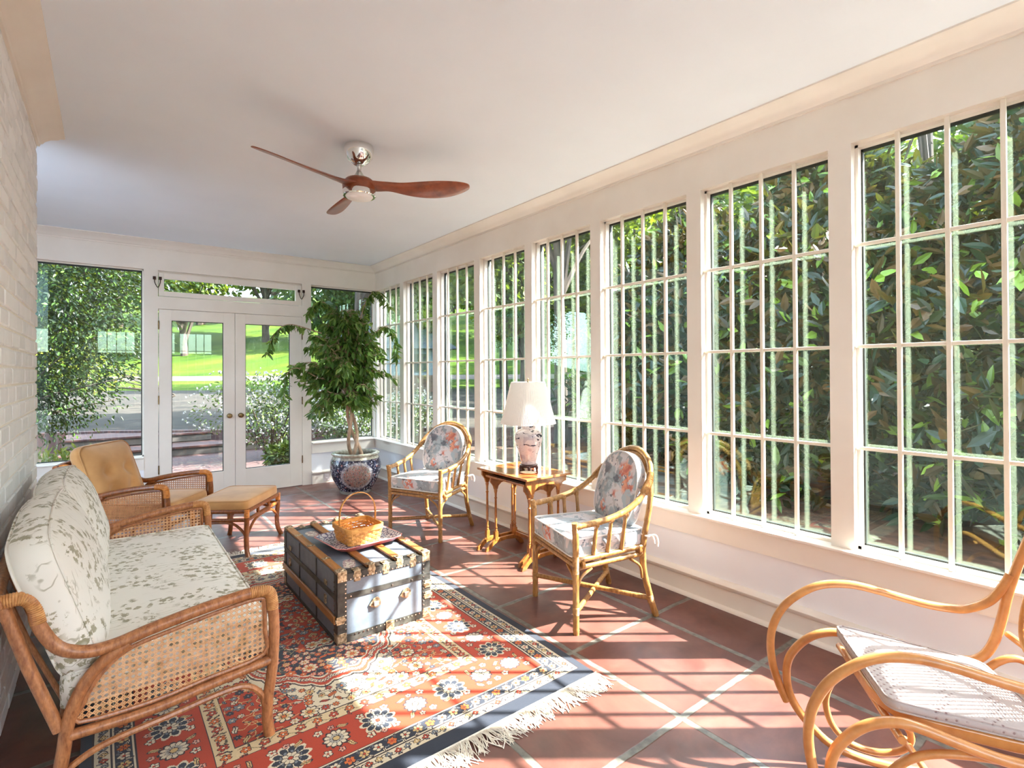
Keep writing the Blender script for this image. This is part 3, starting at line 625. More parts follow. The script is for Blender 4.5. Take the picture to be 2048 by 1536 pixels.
# ================================================================== RUG
RX0, RX1, RY0, RY1 = -.08, 1.725, 1.635, 4.30
def make_rug():
    W2, H2 = (RX1-RX0)/2, (RY1-RY0)/2; st = .003
    nu, nv = int(W2/st), int(H2/st); u = (np.arange(nu)+.5)/nu*W2; v = (np.arange(nv)+.5)/nv*H2
    U, Vv = np.meshgrid(u, v, indexing='ij'); C = np.zeros((nu, nv, 3)); r_ = np.random.default_rng(5)
    RED, NAVY, CREAM, ORG, SLATE, TAN, DK, PINK, OLV = [np.array(L(c)) for c in ((168, 52, 16), (32, 38, 52), (206, 192, 164), (196, 98, 36), (112, 118, 124), (196, 164, 108), (44, 30, 34), (206, 150, 128), (136, 124, 90))]
    e = np.minimum(W2-U+.028, H2-Vv); C[:] = CREAM
    bands = [(0, .062, NAVY), (.062, .066, DK), (.066, .074, CREAM), (.074, .112, CREAM), (.112, .117, DK), (.117, .123, CREAM), (.123, .176, NAVY), (.176, .182, CREAM), (.182, .186, DK), (.186, .395, RED), (.395, .399, DK), (.399, .46, TAN*.55+CREAM*.45), (.46, .465, DK)]
    for a, b, c in bands: C[(e >= a) & (e < b)] = c
    fu, fv = W2-.437, H2-.465; inf = e >= .465
    X, Y = U/fu, Vv/fv; th = np.arctan2(Y, X)
    rho = np.sqrt((U/.40)**2+(Vv/.66)**2); lob = rho*(1-.05*np.abs(np.sin(6*th))-.03*np.abs(np.sin(13*th)))
    C[inf & (lob < 1.0)] = DK; C[inf & (lob < .985)] = CREAM; C[inf & (lob < .97)] = RED; C[inf & (lob < .885)] = CREAM; C[inf & (lob < .87)] = NAVY
    C[inf & (lob < .52)] = CREAM; C[inf & (lob < .505)] = RED
    cd = np.sqrt(((fu-U)/.30)**2+((fv-Vv)/.40)**2); t2 = np.arctan2(fv-Vv, fu-U); cl = cd*(1+.07*np.abs(np.sin(7*t2)))
    C[inf & (cl < 1) & (lob > 1)] = NAVY; C[inf & (cl < .985) & (lob > 1)] = CREAM; C[inf & (cl < .965) & (lob > 1.0)] = RED
    def win(cu, cv, r):
        a, b = max(0, int((cu-r)/W2*nu)), min(nu, int((cu+r)/W2*nu)+2); c, d = max(0, int((cv-r)/H2*nv)), min(nv, int((cv+r)/H2*nv)+2)
        return slice(a, b), slice(c, d)
    def flower(cu, cv, r, n, col, cen, rim=DK, sharp=.35, ph=0, mid=None):
        s = win(cu, cv, r*1.15); du, dv = U[s]-cu, Vv[s]-cv; rr = np.hypot(du, dv); tt = np.arctan2(dv, du)+ph
        R = r*((1-sharp)+sharp*np.abs(np.cos(n*tt/2))); A = C[s]
        A[rr < R*1.16+.001] = rim; A[rr < R] = col
        if mid is not None: A[rr < R*.62] = mid
        A[(rr < R) & (np.abs(np.sin(n*tt/2)) > .97) & (rr > r*.3)] = rim
        A[rr < r*.33] = rim; A[rr < r*.26] = cen
    def leaf(cu, cv, l, w_, a, col, rim=DK):
        s = win(cu, cv, l); du, dv = U[s]-cu, Vv[s]-cv; p, q = du*math.cos(a)+dv*math.sin(a), -du*math.sin(a)+dv*math.cos(a)
        q = q+.25*w_*np.sin(p/l*4); k = (p/l)**2+(q/w_)**2; A = C[s]; A[k < 1] = rim; A[(k < .62)] = col; A[(k < .62) & (np.abs(q) < .0016)] = rim
    def vine(pts, w_, col):
        P = cr([(x, y, 0) for x, y in pts], 24)
        for p in P:
            s = win(p.x, p.y, w_); A = C[s]; A[np.hypot(U[s]-p.x, Vv[s]-p.y) < w_] = col
    # border band centrelines along both sides of the quarter
    def along(off, step, fn):
        n1 = int((H2-off)/step+.5)
        for i in range(n1+1): fn(W2+.028-off, min(i*(H2-off)/max(n1, 1), H2-off), i, 0)
        n2 = int((W2+.028-off)/step+.5)
        for i in range(n2): fn(i*(W2+.028-off)/max(n2, 1), H2-off, i, 1)
    for off, amp, per, colr in ((.093, .011, .07, DK), (.15, .016, .10, SLATE), (.43, .018, .12, OLV)):
        n = int((H2-off)/per*12); vine([(W2+.028-off+amp*math.sin(2*PI*i/12), i*per/12) for i in range(n)], .0021, colr)
        n = int((W2-off)/per*12); vine([(i*per/12, H2-off+amp*math.sin(2*PI*i/12)) for i in range(n)], .0021, colr)
    along(.093, .036, lambda x, y, i, k: (flower(x, y, .012, 4, [RED, SLATE, TAN][i % 3], CREAM), leaf(x+(.0 if k else .01), y+.014, .011, .0045, .8+i, SLATE)))
    along(.15, .052, lambda x, y, i, k: (flower(x, y, .019, [6, 5][i % 2], [ORG, CREAM, TAN][i % 3], RED), leaf(x-.014, y+.024, .014, .006, 1.+i*.9, CREAM), leaf(x+.016, y-.02, .012, .005, 2.2+i, SLATE)))
    along(.43, .062, lambda x, y, i, k: (flower(x, y, .017, 5, [RED, ORG][i % 2], CREAM), leaf(x+.012, y+.028, .016, .006, .6+i*1.3, RED), leaf(x-.012, y-.026, .014, .005, 2+i*1.3, OLV)))
    def big(x, y, i, k):
        if i % 2 == 0:
            flower(x, y, .062, 10, NAVY, CREAM, CREAM, .28, 0, SLATE); flower(x, y, .030, 8, CREAM, RED, DK, .3)
        else: flower(x, y, .044, 12, CREAM, TAN, DK, .2, 0, SLATE*.6+CREAM*.4)
        for s1 in (-1, 1):
            ox, oy = (.062*s1, .0) if k == 0 else (.0, .062*s1)
            sx, sy = (0, .07) if k == 0 else (.07, 0)
            flower(x+ox+sx*.7, y+oy+sy*.7, .016, 5, CREAM, RED); leaf(x+ox*.9-sx*.55, y+oy*.9-sy*.55, .024, .009, 1.2*s1+i, TAN); flower(x+ox*1.1, y+oy*1.1, .012, 5, PINK, DK)
    along(.29, .148, big)
    # scattered motifs in the field
    pts = []
    tries = 0
    while len(pts) < 230 and tries < 9000:
        tries += 1; p = (r_.uniform(0, fu-.015), r_.uniform(0, fv-.015)); R = r_.choice([.013, .017, .022, .034], p=[.35, .3, .22, .13])
        if all(math.hypot(p[0]-q[0], p[1]-q[1]) > R+q[2]+.004 for q in pts): pts.append((*p, R))
    def zone(x, y):
        i, j = min(nu-1, int(x/W2*nu)), min(nv-1, int(y/H2*nv)); return 'n' if C[i, j, 0] < .1 else ('r' if C[i, j, 1] < .12 else 'c'), lob[i, j]
    zs = [zone(p[0], p[1]) for p in pts]
    for (x, y, R), (z, lb) in zip(pts, zs):
        if .875 < lb < 1.0: continue
        a = r_.uniform(0, 6.28); c1 = {'n': (CREAM, TAN, PINK, ORG), 'r': (CREAM, TAN, NAVY, SLATE), 'c': (RED, SLATE, ORG, TAN)}[z]
        vine([(x, y), (x+.03*math.cos(a), y+.03*math.sin(a)), (x+.055*math.cos(a+.7), y+.055*math.sin(a+.7))], .0018, {'n': OLV, 'r': TAN, 'c': DK}[z])
    for k, ((x, y, R), (z, lb)) in enumerate(zip(pts, zs)):
        if .875 < lb < 1.0: continue
        c1 = {'n': (CREAM, TAN, PINK, ORG), 'r': (CREAM, TAN, NAVY, SLATE), 'c': (RED, SLATE, ORG, TAN)}[z]; col = c1[k % 4]; rim = {'n': RED, 'r': DK, 'c': DK}[z]
        if R > .03: flower(x, y, R, 8, c1[0], ORG, rim, .3, k, c1[1])
        elif k % 3: flower(x, y, R, 5+(k % 3), col, c1[(k+1) % 4], rim, .4, k)
        else: leaf(x, y, R*1.2, R*.5, k*1.7, col, rim)
    for k in range(300):    # little flowers round the medallion's rim
        t = k/48*PI/2
        if t > PI/2: break
        for q in np.linspace(.6, 1.3, 120):
            x, y = .4*q*math.cos(t), .66*q*math.sin(t)
            if x < W2-.01 and y < H2-.01 and abs(zone(x, y)[1]-.927) < .006: flower(x, y, .011, 4, CREAM, RED, NAVY); break
    C *= (1+.10*(r_.random((nu, nv, 1))-.5))
    full = np.concatenate([C[::-1], C], 0); full = np.concatenate([full[:, ::-1], full], 1)
    NU, NV = full.shape[:2]; xs = np.linspace(RX0, RX1, NU+1); ys = np.linspace(RY0, RY1, NV+1)
    GX, GY = np.meshgrid(xs, ys, indexing='ij'); GZ = .0085+.0012*np.sin(GX*9+GY*3)*np.sin(GY*5)
    wv_ = .006*np.sin(GY*3.1)+.004*np.sin(GY*7); GX = GX+wv_
    V = np.stack([GX, GY, GZ], -1).reshape(-1, 3); I = np.arange(NU)[:, None]*(NV+1)+np.arange(NV)[None]
    F = np.stack([I, I+NV+1, I+NV+2, I+1], -1).reshape(-1, 4)
    # thickness: a skirt down to the floor and a flat underside
    nb = len(V); rim_i = list(range(0, NV+1))+[i*(NV+1)+NV for i in range(1, NU+1)]+[NU*(NV+1)+j for j in range(NV-1, -1, -1)]+[i*(NV+1) for i in range(NU-1, 0, -1)]
    low = V[rim_i].copy(); low[:, 2] = .0012; V = np.concatenate([V, low]); n = len(rim_i); a = np.array(rim_i); b = np.roll(a, -1); c = nb+np.arange(n); d = np.roll(c, -1)
    F = np.concatenate([F, np.stack([a, b, d, c], -1)])
    g = G('persian_rug_pile'); at = g.n.new('ShaderNodeAttribute'); at.attribute_name = 'dye'
    g.bump(g.noise(420, 2), .35, .0015); mat = g.fin(at.outputs[0], .95, 0, .15, .25)
    o = np_mesh('pile', V, F, mat, rug)
    full = np.clip(full, 0, 1); cols = np.concatenate([full.reshape(-1, 3), np.tile(NAVY, (n, 1))]); ca = o.data.color_attributes.new('dye', 'FLOAT_COLOR', 'CORNER')
    cc = np.repeat(np.concatenate([cols, np.ones((len(cols), 1))], 1), 4, axis=0).astype(np.float32); ca.data.foreach_set('color', cc.ravel())
rug = thing('persian_rug', (.82, 2.96, 0), 'red, navy and cream floral oriental rug with white fringe under the trunk', 'rug')
make_rug()
for yy, sg in ((RY0, -1), (RY1, 1)):
    fm = MB(); x = RX0+.004
    sgn = sg
    fm.box(RX0+.004, RX1+.002, min(yy, yy+sg*.012), max(yy, yy+sg*.012), .0012, .006)
    while x < RX1:
        ln = rnd.uniform(.075, .13); dx = rnd.gauss(0, .016); cl = math.sin(x*17)*.012+math.sin(x*41)*.006
        for k in range(2):
            ex = dx+cl+rnd.gauss(0, .010); zz = rnd.uniform(.003, .012)
            P = cr([(x, yy+sg*.008, .005), (x+ex*.2, yy+sg*ln*.4, zz), (x+ex*.7+rnd.gauss(0, .004), yy+sg*ln*.75, .004), (x+ex*1.2, yy+sg*ln*rnd.uniform(.92, 1.05), .002)], 3)
            fm.tube(P, [.0024]*3+[.0017]*(len(P)-3), 4, caps=False)
        x += rnd.uniform(.004, .0062)
    build('fringe', fm, M['fringe'], rug)['kind'] = 'stuff'

# ================================================================== RATTAN SUITE
def wrapped(parent, paths, r, mat, name='wrapping'):
    mb = MB()
    for P in paths: wrapping(mb, P, r)
    return build(name, mb, mat, parent, local=True)
def rattan_seat(root, Wd, pole, wrap, canem):
    """frame shared by the settee and the lounge chair; local x forward, y across, z up"""
    R = .0195
    def side(y, s1):
        arm = cr([(0, y, .688), (.045, y, .692), (.072, y, .67), (.083, y, .605), (.125, y, .525), (.19, y, .489), (.263, y, .488), (.355, y, .508), (.497, y, .532), (.64, y, .547), (.70, y, .545), (.722, y, .532), (.73, y, .50)], 6)
        build('arm', MB().tube(arm, R, 12), pole, root, local=True)
        fl = cr([(.728, y, .51), (.737, y, .41), (.732, y, .27), (.716, y, .15), (.713, y, .07), (.722, y, .0)], 6)
        build('leg', MB().tube(fl, [R*.98]*(len(fl)-1)+[R], 12), pole, root, local=True)
        rl = cr([(.30, y, .482), (.235, y, .445), (.185, y, .385), (.152, y, .30), (.138, y, .2), (.122, y, .1), (.10, y, .0)], 6)
        build('leg', MB().tube(rl, R*.95, 12), pole, root, local=True)
        build('side_rail', MB().tube(cr([(.133, y, .246), (.355, y, .243), (.52, y, .262), (.735, y, .285)], 6), R*.85, 10), pole, root, local=True)
        br = cr([(.118, y, .075), (.135, y, .125), (.17, y, .158), (.25, y, .186), (.424, y, .205), (.575, y, .222), (.645, y, .213), (.69, y, .17), (.706, y, .115)], 6)
        build('brace', MB().tube(br, R*.55, 8), pole, root, local=True)
        poly3 = [(.175, .278), (.185, .33), (.215, .39), (.262, .44), (.315, .468), (.40, .484), (.52, .504), (.64, .519), (.695, .517), (.703, .49), (.705, .40), (.70, .312), (.52, .288), (.355, .27)]
        P3 = cr([(a, y, b) for a, b in poly3], 3, closed=True)
        build('panel_frame', MB().tube(P3, .0075, 8, closed=True), pole, root, local=True)
        cm = MB(); M4 = Matrix(((1, 0, 0, 0), (0, 0, 1 if s1 > 0 else 1, y), (0, 1, 0, 0), (0, 0, 0, 1)))
        cane(cm, [(p.x, p.z) for p in P3], M4, .0172, .0019)
        build('cane_panel', cm, canem, root, smooth=0, local=True)
        return fl
    side(0, -1); side(Wd, 1)
    yy = [0, Wd*.25, Wd*.5, Wd*.75, Wd]
    build('back_rail', MB().tube(cr([(-.012, -.03, .69), (-.022, Wd*.15, .705), (-.03, Wd*.5, .722), (-.022, Wd*.85, .705), (-.012, Wd+.03, .69)], 8), R, 12), pole, root, local=True)
    build('seat_rail', MB().tube([(.14, 0, .285), (.14, Wd, .285)], R*.8, 10), pole, root, local=True); mb = MB(); mb.tube([(.728, .0, .268), (.728, Wd, .268)], R*.85, 10)
    build('seat_rail', mb, pole, root, local=True)
    for y in (0.005, Wd-.005): build('back_post', MB().tube([(.128, y, .27), (.06, y, .48), (.004, y, .68)], R*.85, 10), pole, root, local=True)
    n = max(3, int(Wd/.16))
    for k in range(1, n): y = Wd*k/n; build('back_spindle', MB().tube([(.128, y, .29), (.045, y, .5), (-.02, y, .70)], .008, 8), pole, root, local=True)
    for y in (0, Wd):
        wrapped(root, [[(.655, y, .5475), (.70, y, .545), (.722, y, .532), (.73, y, .50), (.732, y, .47)]], R*1.1, wrap); wrapped(root, [[(-.012, y, .689), (.045, y, .692), (.073, y, .665), (.083, y, .61)]], R*1.1, wrap)

def back_matrix(s0, y, z0, T): return Matrix(((0, -math.sin(T), math.cos(T), s0), (1, 0, 0, y), (0, math.cos(T), math.sin(T), z0), (0, 0, 0, 1)))
settee = thing('rattan_settee', (-.245, 2.10, 0), 'rattan settee with cane arm panels and olive and white printed cushions by the brick wall', 'sofa')
SW = 1.63
rattan_seat(settee, SW, M['rattan'], M['wrap'], M['cane'])
o_ = ngon_round(.60, 1.565, .04, 5, .43, SW/2)
mb = MB().pad(o_, .105, .026, Matrix.Translation((0, 0, .365)), rings=10, bulge=.012)
sc_ = build('seat_cushion', mb, M['toile'], settee, smooth=60, local=True)
pm = MB()
for zz in (.418, .312): pm.tube([(x, y, zz) for x, y in o_], .0045, 6, closed=True)
build('piping', pm, M['toile'], sc_, local=True)
for yc in (.405, 1.215):
    T = math.radians(17); M4 = back_matrix(.118, yc+.005, .635, T) @ Matrix.Rotation(math.radians(1.5 if yc < 1 else -2), 4, 'Z')
    o_ = ngon_round(.80, .46, .09, 6)
    o_ = [(x*(1+.03*(y/.23)), y+(.018*math.cos(x*5)) if y > 0 else y) for x, y in o_]
    bc = build('back_cushion', MB().pad(o_, .10, .062, M4, rings=10, bulge=.02, under=.5), M['toile'], settee, smooth=60, local=True)
    pm = MB()
    for zz in (.051, -.051): pm.tube([M4 @ Vector((x, y, zz)) for x, y in o_], .0045, 6, closed=True)
    build('piping', pm, M['toile'], bc, local=True)

FA = math.atan2(-.59, .81)
chair = thing('rattan_lounge_chair', (-.262, 4.855, 0), 'dark rattan lounge chair with cane sides and tufted tan cushions at the far left', 'armchair', FA)
rattan_seat(chair, .558, M['rattan_dk'], M['wrap_dk'], M['cane_dk'])
o_ = ngon_round(.60, .50, .05, 5, .43, .279)
sc_ = build('seat_cushion', MB().pad(o_, .10, .02, Matrix.Translation((0, 0, .365)), rings=9, bulge=.012), M['tan'], chair, smooth=60, local=True)
build('piping', MB().tube([(x, y, .416) for x, y in o_], .004, 6, closed=True), M['tan'], sc_, local=True)
T = math.radians(20); M4 = back_matrix(.13, .279, .60, T); o_ = ngon_round(.50, .45, .07, 6)
bc = build('back_cushion', MB().pad(o_, .07, .06, M4, rings=14, bulge=.015, under=.4, tuft=[(-.1, .0, .04), (.1, .0, .04), (-.1, -.13, .03), (.1, -.13, .03)]), M['tan'], chair, smooth=60, local=True)
build('piping', MB().tube([M4 @ Vector((x, y, .036)) for x, y in o_], .004, 6, closed=True), M['tan'], bc, local=True)

ott = thing('rattan_ottoman', (.49, 4.46, 0), 'low rattan ottoman with tan cushion and curved legs in front of the lounge chair', 'ottoman', FA)
OD, OW = .39, .544
for (x, y) in ((0, 0), (OD, 0), (OD, OW), (0, OW)):
    sx, sy = (1 if x else -1), (1 if y else -1)
    P = cr([(x, y, .345), (x, y, .26), (x-.006*sx, y-.006*sy, .16), (x-.002*sx, y-.002*sy, .07), (x+.018*sx, y+.018*sy, .0)], 6)
    build('leg', MB().tube(P, [.0175]*(len(P)-1)+[.019], 12), M['rattan_dk'], ott, local=True)
    wrapped(ott, [[(x, y, .347), (x, y, .29)]], .020, M['wrap_dk'])
mb = MB()
for z, r in ((.335, .016), (.272, .014)):
    for a, b in (((0, 0), (OD, 0)), ((OD, 0), (OD, OW)), ((OD, OW), (0, OW)), ((0, OW), (0, 0))): mb.tube([(*a, z), (*b, z)], r, 10)
for a, b in (((0, 0), (OD, 0)), ((OD, 0), (OD, OW)), ((OD, OW), (0, OW)), ((0, OW), (0, 0))):
    for t in (.33, .67): x, y = a[0]+(b[0]-a[0])*t, a[1]+(b[1]-a[1])*t; mb.tube([(x, y, .272), (x, y, .335)], .012, 8)
    P = cr([(a[0]+(b[0]-a[0])*t, a[1]+(b[1]-a[1])*t, z) for t, z in ((.0, .12), (.05, .175), (.17, .225), (.3, .25), (.5, .256), (.7, .25), (.83, .225), (.95, .175), (1, .12))], 5); mb.tube(P, .010, 8)
build('frame', mb, M['rattan_dk'], ott, local=True)
o_ = ngon_round(.385, .54, .035, 5, OD/2, OW/2)
cu = build('cushion', MB().pad(o_, .07, .016, Matrix.Translation((0, 0, .372)), rings=9, bulge=.008), M['tan'], ott, smooth=60, local=True)
build('piping', MB().tube([(x, y, .408) for x, y in o_], .0035, 6, closed=True), M['tan'], cu, local=True)

# ================================================================== BAMBOO ARMCHAIRS
def nodes(P, r, step=.11, seg=12, mb=None):
    """pole with the slight swellings of bamboo joints"""
    P = [Vector(p) for p in P]; d = [0]
    for a, b in zip(P, P[1:]): d.append(d[-1]+(b-a).length)
    n = max(6, int(d[-1]/.0075)); Q = []; R = []
    for i in range(n+1):
        t = d[-1]*i/n; j = 0
        while j < len(d)-2 and d[j+1] < t: j += 1
        u = (t-d[j])/max(1e-9, d[j+1]-d[j]); Q.append(P[j].lerp(P[j+1], u)); k = abs(((t/step+.35) % 1)-.5)*step
        R.append(r*(1+.13*math.exp(-(k/.005)**2)))
    (mb or MB()).tube(Q, R, seg); return mb
def bamboo_chair(loc, rz, label):
    t = thing('bamboo_armchair', loc, label, 'armchair', rz, None); bm = M['bamboo']; wm = M['bamboo_wrap']
    def add(name, paths, r, step=.11):
        for P in paths: build(name, nodes(P, r, step, 12, MB()), bm, t, smooth=50, local=True)
    fx, fy, ry = .245, .252, .205
    for s in (1, -1):
        add('leg', [cr([(fx, s*fy, 0), (fx, s*fy, .3), (fx+.002, s*(fy+.004), .48), (fx+.012, s*(fy+.012), .575)], 5)], .0165, .15)
        add('leg', [cr([(-.262, s*.238, 0), (-.235, s*.226, .10), (-.20, s*.215, .25), (-.195, s*.212, .38)], 5)], .0175, .15)
        add('seat_rail', [[(fx, s*fy, .375), (-.195, s*.215, .385)], [(fx, s*fy, .338), (-.195, s*.215, .345)]], .0135, .13)
        for x in (.135, .045, -.045):
            yb = s*(fy-.012-(.135-x)*.06); add('spindle', [[(x, yb, .385), (x-.004, s*.268, .552+(.135-x)*.22)]], .0105, .09)
        for P in ([(fx-.005, s*fy, .215), (fx-.03, s*fy, .285), (fx-.095, s*fy, .328)], [(fx, s*(fy-.005), .215), (fx, s*(fy-.03), .285), (fx, s*(fy-.095), .33)], [(-.185, s*.22, .215), (-.165, s*.226, .285), (-.10, s*.232, .332)]): build('corner_brace', MB().tube(cr(P, 6), .0075, 8), bm, t, local=True)
    add('front_rail', [[(fx, -fy, .372), (fx, fy, .372)], [(fx-.002, -fy, .345), (fx-.002, fy, .345)]], .012, .14)
    add('rear_rail', [[(-.195, -.212, .385), (-.195, .212, .385)]], .013, .14)
    add('cross_stretcher', [[(fx, fy, .115), (-.243, -.229, .085)], [(fx, -fy, .125), (-.243, .229, .095)]], .0135, .12)
    hoop = cr([(-.195, .212, .37), (-.212, .222, .5), (-.238, .222, .62), (-.262, .195, .73), (-.282, .13, .815), (-.292, .06, .85), (-.294, 0, .857), (-.292, -.06, .85), (-.282, -.13, .815), (-.262, -.195, .73), (-.238, -.222, .62), (-.212, -.222, .5), (-.195, -.212, .37)], 6)
    add('back_hoop', [hoop], .0165, .14)
    armp = cr([(fx+.008, .262, .553), (.15, .268, .562), (.04, .271, .58), (-.06, .270, .612), (-.15, .262, .668), (-.225, .238, .745), (-.272, .178, .822), (-.297, .09, .872), (-.303, 0, .888), (-.297, -.09, .872), (-.272, -.178, .822), (-.225, -.238, .745), (-.15, -.262, .668), (-.06, -.270, .612), (.04, -.271, .58), (.15, -.268, .562), (fx+.008, -.262, .553)], 6)
    add('arm_rail', [armp], .0165, .125)
    wr = []
    for s in (1, -1):
        wr += [([(fx, s*fy, .31), (fx, s*fy, .40)], .0185), ([(fx, s*fy, .10), (fx, s*fy, .14)], .0185), ([(-.239, s*.228, .075), (-.228, s*.224, .115)], .0195), ([(fx+.004, s*(fy+.006), .525), (fx+.008, s*(fy+.009), .562)], .0185),
               ([(fx-.03, s*fy, .356), (fx-.045, s*fy, .357)], .026), ([(-.16, s*.215, .365), (-.175, s*.215, .365)], .026), ([(-.225, s*.238, .745), (-.25, s*.212, .782)], .0205), ([(-.17, s*.257, .685), (-.225, s*.238, .745)], .0215)]
        for x in (.135, .045, -.045): wr.append(([(x-.012, s*.269, .556+(.135-x)*.2), (x+.010, s*.269, .552+(.135-x)*.2)], .0185))
    for P, r in wr:
        mb = MB(); wrapping(mb, P, r, .004); build('joint_wrapping', mb, wm, t, local=True)
    build('seat_deck', MB().box(-.185, .235, -.21, .225, .378, .386), wm, t, smooth=0, local=True)
    def trap(w1, w2, d, r=.03):
        return [(x, y*(w2+(w1-w2)*((x+d/2)/d))/w1) for x, y in ngon_round(d, w1, r, 5)]
    o1 = [(x+.03, y) for x, y in trap(.485, .42, .46)]
    sc__ = build('seat_cushion', MB().pad(o1, .085, .018, Matrix.Translation((0, 0, .435)), rings=9, bulge=.004), M['floral'], t, smooth=60, local=True)
    pm = MB()
    for z in (.479, .392): pm.tube([(x, y, z) for x, y in o1], .0045, 6, closed=True)
    build('piping', pm, M['whitecord'], sc__, local=True)
    T_ = math.radians(15); Mb = back_matrix(-.188, 0, .67, T_)
    ob = [(.200*math.cos(a), .19*math.sin(a)*(1.0 if math.sin(a) > 0 else 1.0)) for a in [2*PI*i/56 for i in range(56)]]
    ob = [(x if y > 0 else (math.copysign(min(abs(x)*1.18+.02, .195), x)), y if y > 0 else y*.98) for x, y in ob]
    ob = [(.2*math.copysign(abs(math.cos(a))**(.9 if math.sin(a) > 0 else .45), math.cos(a)), .205*math.copysign(abs(math.sin(a))**(.95 if math.sin(a) > 0 else .6), math.sin(a))) for a in [2*PI*(i+.5)/60 for i in range(60)]]
    bc_ = build('back_cushion', MB().pad(ob, .05, .018, Mb, rings=9, bulge=.004), M['floral'], t, smooth=60, local=True)
    pm = MB()
    for z in (.027, -.027): pm.tube([Mb @ Vector((x, y, z)) for x, y in ob], .0042, 6, closed=True)
    build('piping', pm, M['whitecord'], bc_, local=True)
    for s in (1, -1):
        tm = MB(); y0 = s*.235
        tm.tube(cr([(-.18, s*.19, .455), (-.205, y0, .445), (-.235, s*.225, .44)], 5), .006, 6); tm.tube(cr([(-.235, s*.225, .44), (-.255, s*.25, .445), (-.26, s*.262, .42), (-.258, s*.262, .39)], 5), .006, 6)
        tm.tube(cr([(-.235, s*.225, .44), (-.25, s*.235, .43), (-.25, s*.245, .40)], 5), .005, 6)
        build('cushion_tie', tm, M['whitecord'], sc__, local=True)
    return t
bamboo_chair((2.196, 3.969, 0), math.atan2(-.43, -.904), 'bamboo armchair with round floral back cushion between the potted tree and the lamp table')
bamboo_chair((2.204, 2.109, 0), math.atan2(.27, -.96), 'bamboo armchair with round floral back cushion on the near side of the lamp table')

# ================================================================== NESTING TABLES, LAMP
def nest_table(name, label, X0, X1, Ya, Yb, zt, fx0, fx1):
    t = thing(name, (.5*(X0+X1), .5*(Ya+Yb), 0), label, 'side table'); y = M['yew']
    top = build('table_top', MB().box(X0, X1, Ya, Yb, zt-.017, zt), y, t, smooth=0, bevel=.004)
    build('inlaid_veneer', MB().box(X0+.03, X1-.03, Ya+.035, Yb-.035, zt, zt+.0008), M['veneer'], top, smooth=0)
    build('gap_shade_sheet', MB().box(X0+.02, X1-.02, Ya+.02, Yb-.02, zt-.021, zt-.0172), M['slotshade'], t, smooth=0)  # dark sheet standing in for shade in the gap under the top
    sx0, sx1 = X0+.072, X1-.098; xm = (sx0+sx1)/2
    for yy in (Ya+.032, Yb-.032):
        zt2 = zt-.0215; a, b = X0+.022, X1-.022
        poly = [(a, zt2), (b, zt2), (b, zt2-.035), (sx1+.045, zt2-.045), (sx1+.016, zt2-.07), (sx1+.012, zt2-.095), (sx1-.012, zt2-.095), (sx1-.016, zt2-.07), (sx1-.05, zt2-.048), (xm, zt2-.04), (sx0+.05, zt2-.048), (sx0+.022, zt2-.07), (sx0+.014, zt2-.095), (sx0-.014, zt2-.095), (sx0-.022, zt2-.07), (sx0-.04, zt2-.045), (a, zt2-.035)]
        Mx = Matrix(((1, 0, 0, 0), (0, 0, 1, yy-.008), (0, 1, 0, 0), (0, 0, 0, 1)))
        build('end_bracket', MB().prism(poly, .016, Mx), y, t, smooth=0, bevel=.002)
        for sx in (sx0, sx1):
            z1 = zt2-.095; z0 = .135; h = z1-z0
            pr = [(.0125, z0), (.0125, z0+.012), (.008, z0+.02), (.012, z0+.028), (.0085, z0+.04), (.0095, z0+h*.45), (.0082, z0+h*.78), (.0125, z0+h*.80), (.0082, z0+h*.82), (.0095, z1-.03), (.013, z1-.012), (.0125, z1)]
            build('leg', MB().lathe(pr, 14, (sx, yy, 0)).box(sx-.0135, sx+.0135, yy-.0135, yy+.0135, .07, .136), y, t, smooth=35)
        ft = [(fx0, .0), (fx0+.035, .0), (sx0-.03, .035), (sx0, .05), (xm, .06), (sx1, .05), (sx1+.03, .035), (fx1-.035, 0), (fx1, 0), (fx1-.008, .025), (sx1+.045, .06), (sx1+.016, .085), (xm, .085), (sx0-.016, .085), (sx0-.045, .06), (fx0+.008, .025)]
        build('foot', MB().prism(ft, .022, Matrix(((1, 0, 0, 0), (0, 0, 1, yy-.011), (0, 1, 0, 0), (0, 0, 0, 1)))), y, t, smooth=0, bevel=.003)
    build('stretcher', MB().box(sx1-.008, sx1+.008, Ya+.045, Yb-.045, .078, .108), y, t, smooth=0, bevel=.003)
    return t
nest_table('nesting_table', 'larger yew nesting table with inlaid top under the porcelain lamp', 2.232, 2.645, 2.735, 3.335, .62, 2.205, 2.625)
nest_table('nesting_table', 'smaller yew nesting table tucked beneath the lamp table', 2.262, 2.615, 2.80, 3.265, .572, 2.235, 2.60)
LX, LY = 2.467, 3.0
lamp = thing('table_lamp', (LX, LY, .621), 'porcelain jar table lamp with white pleated shade between the two bamboo armchairs', 'lamp')
mb = MB(); mb.lathe([(.0, .024), (.062, .024), (.068, .03), (.068, .042), (.06, .046), (.0, .046)], 28)
build('stand', mb, M['darkwood'], lamp, local=True)
for k in range(5):
    a = 2*PI*k/5+.3; c_, s_2 = math.cos(a), math.sin(a)
    build('stand_foot', MB().tube(cr([(c_*.05, s_2*.05, .03), (c_*.066, s_2*.066, .022), (c_*.062, s_2*.062, .01), (c_*.07, s_2*.07, .007)], 4), [.012]*4+[.009]*9, 8), M['darkwood'], lamp, local=True)
build('vase', MB().lathe([(.0, .046), (.056, .047), (.058, .055), (.055, .062), (.058, .075), (.070, .12), (.094, .185), (.104, .225), (.105, .25), (.098, .275), (.075, .297), (.052, .306), (.05, .33), (.0, .332)], 40), M['porcelain'], lamp, smooth=60, local=True)
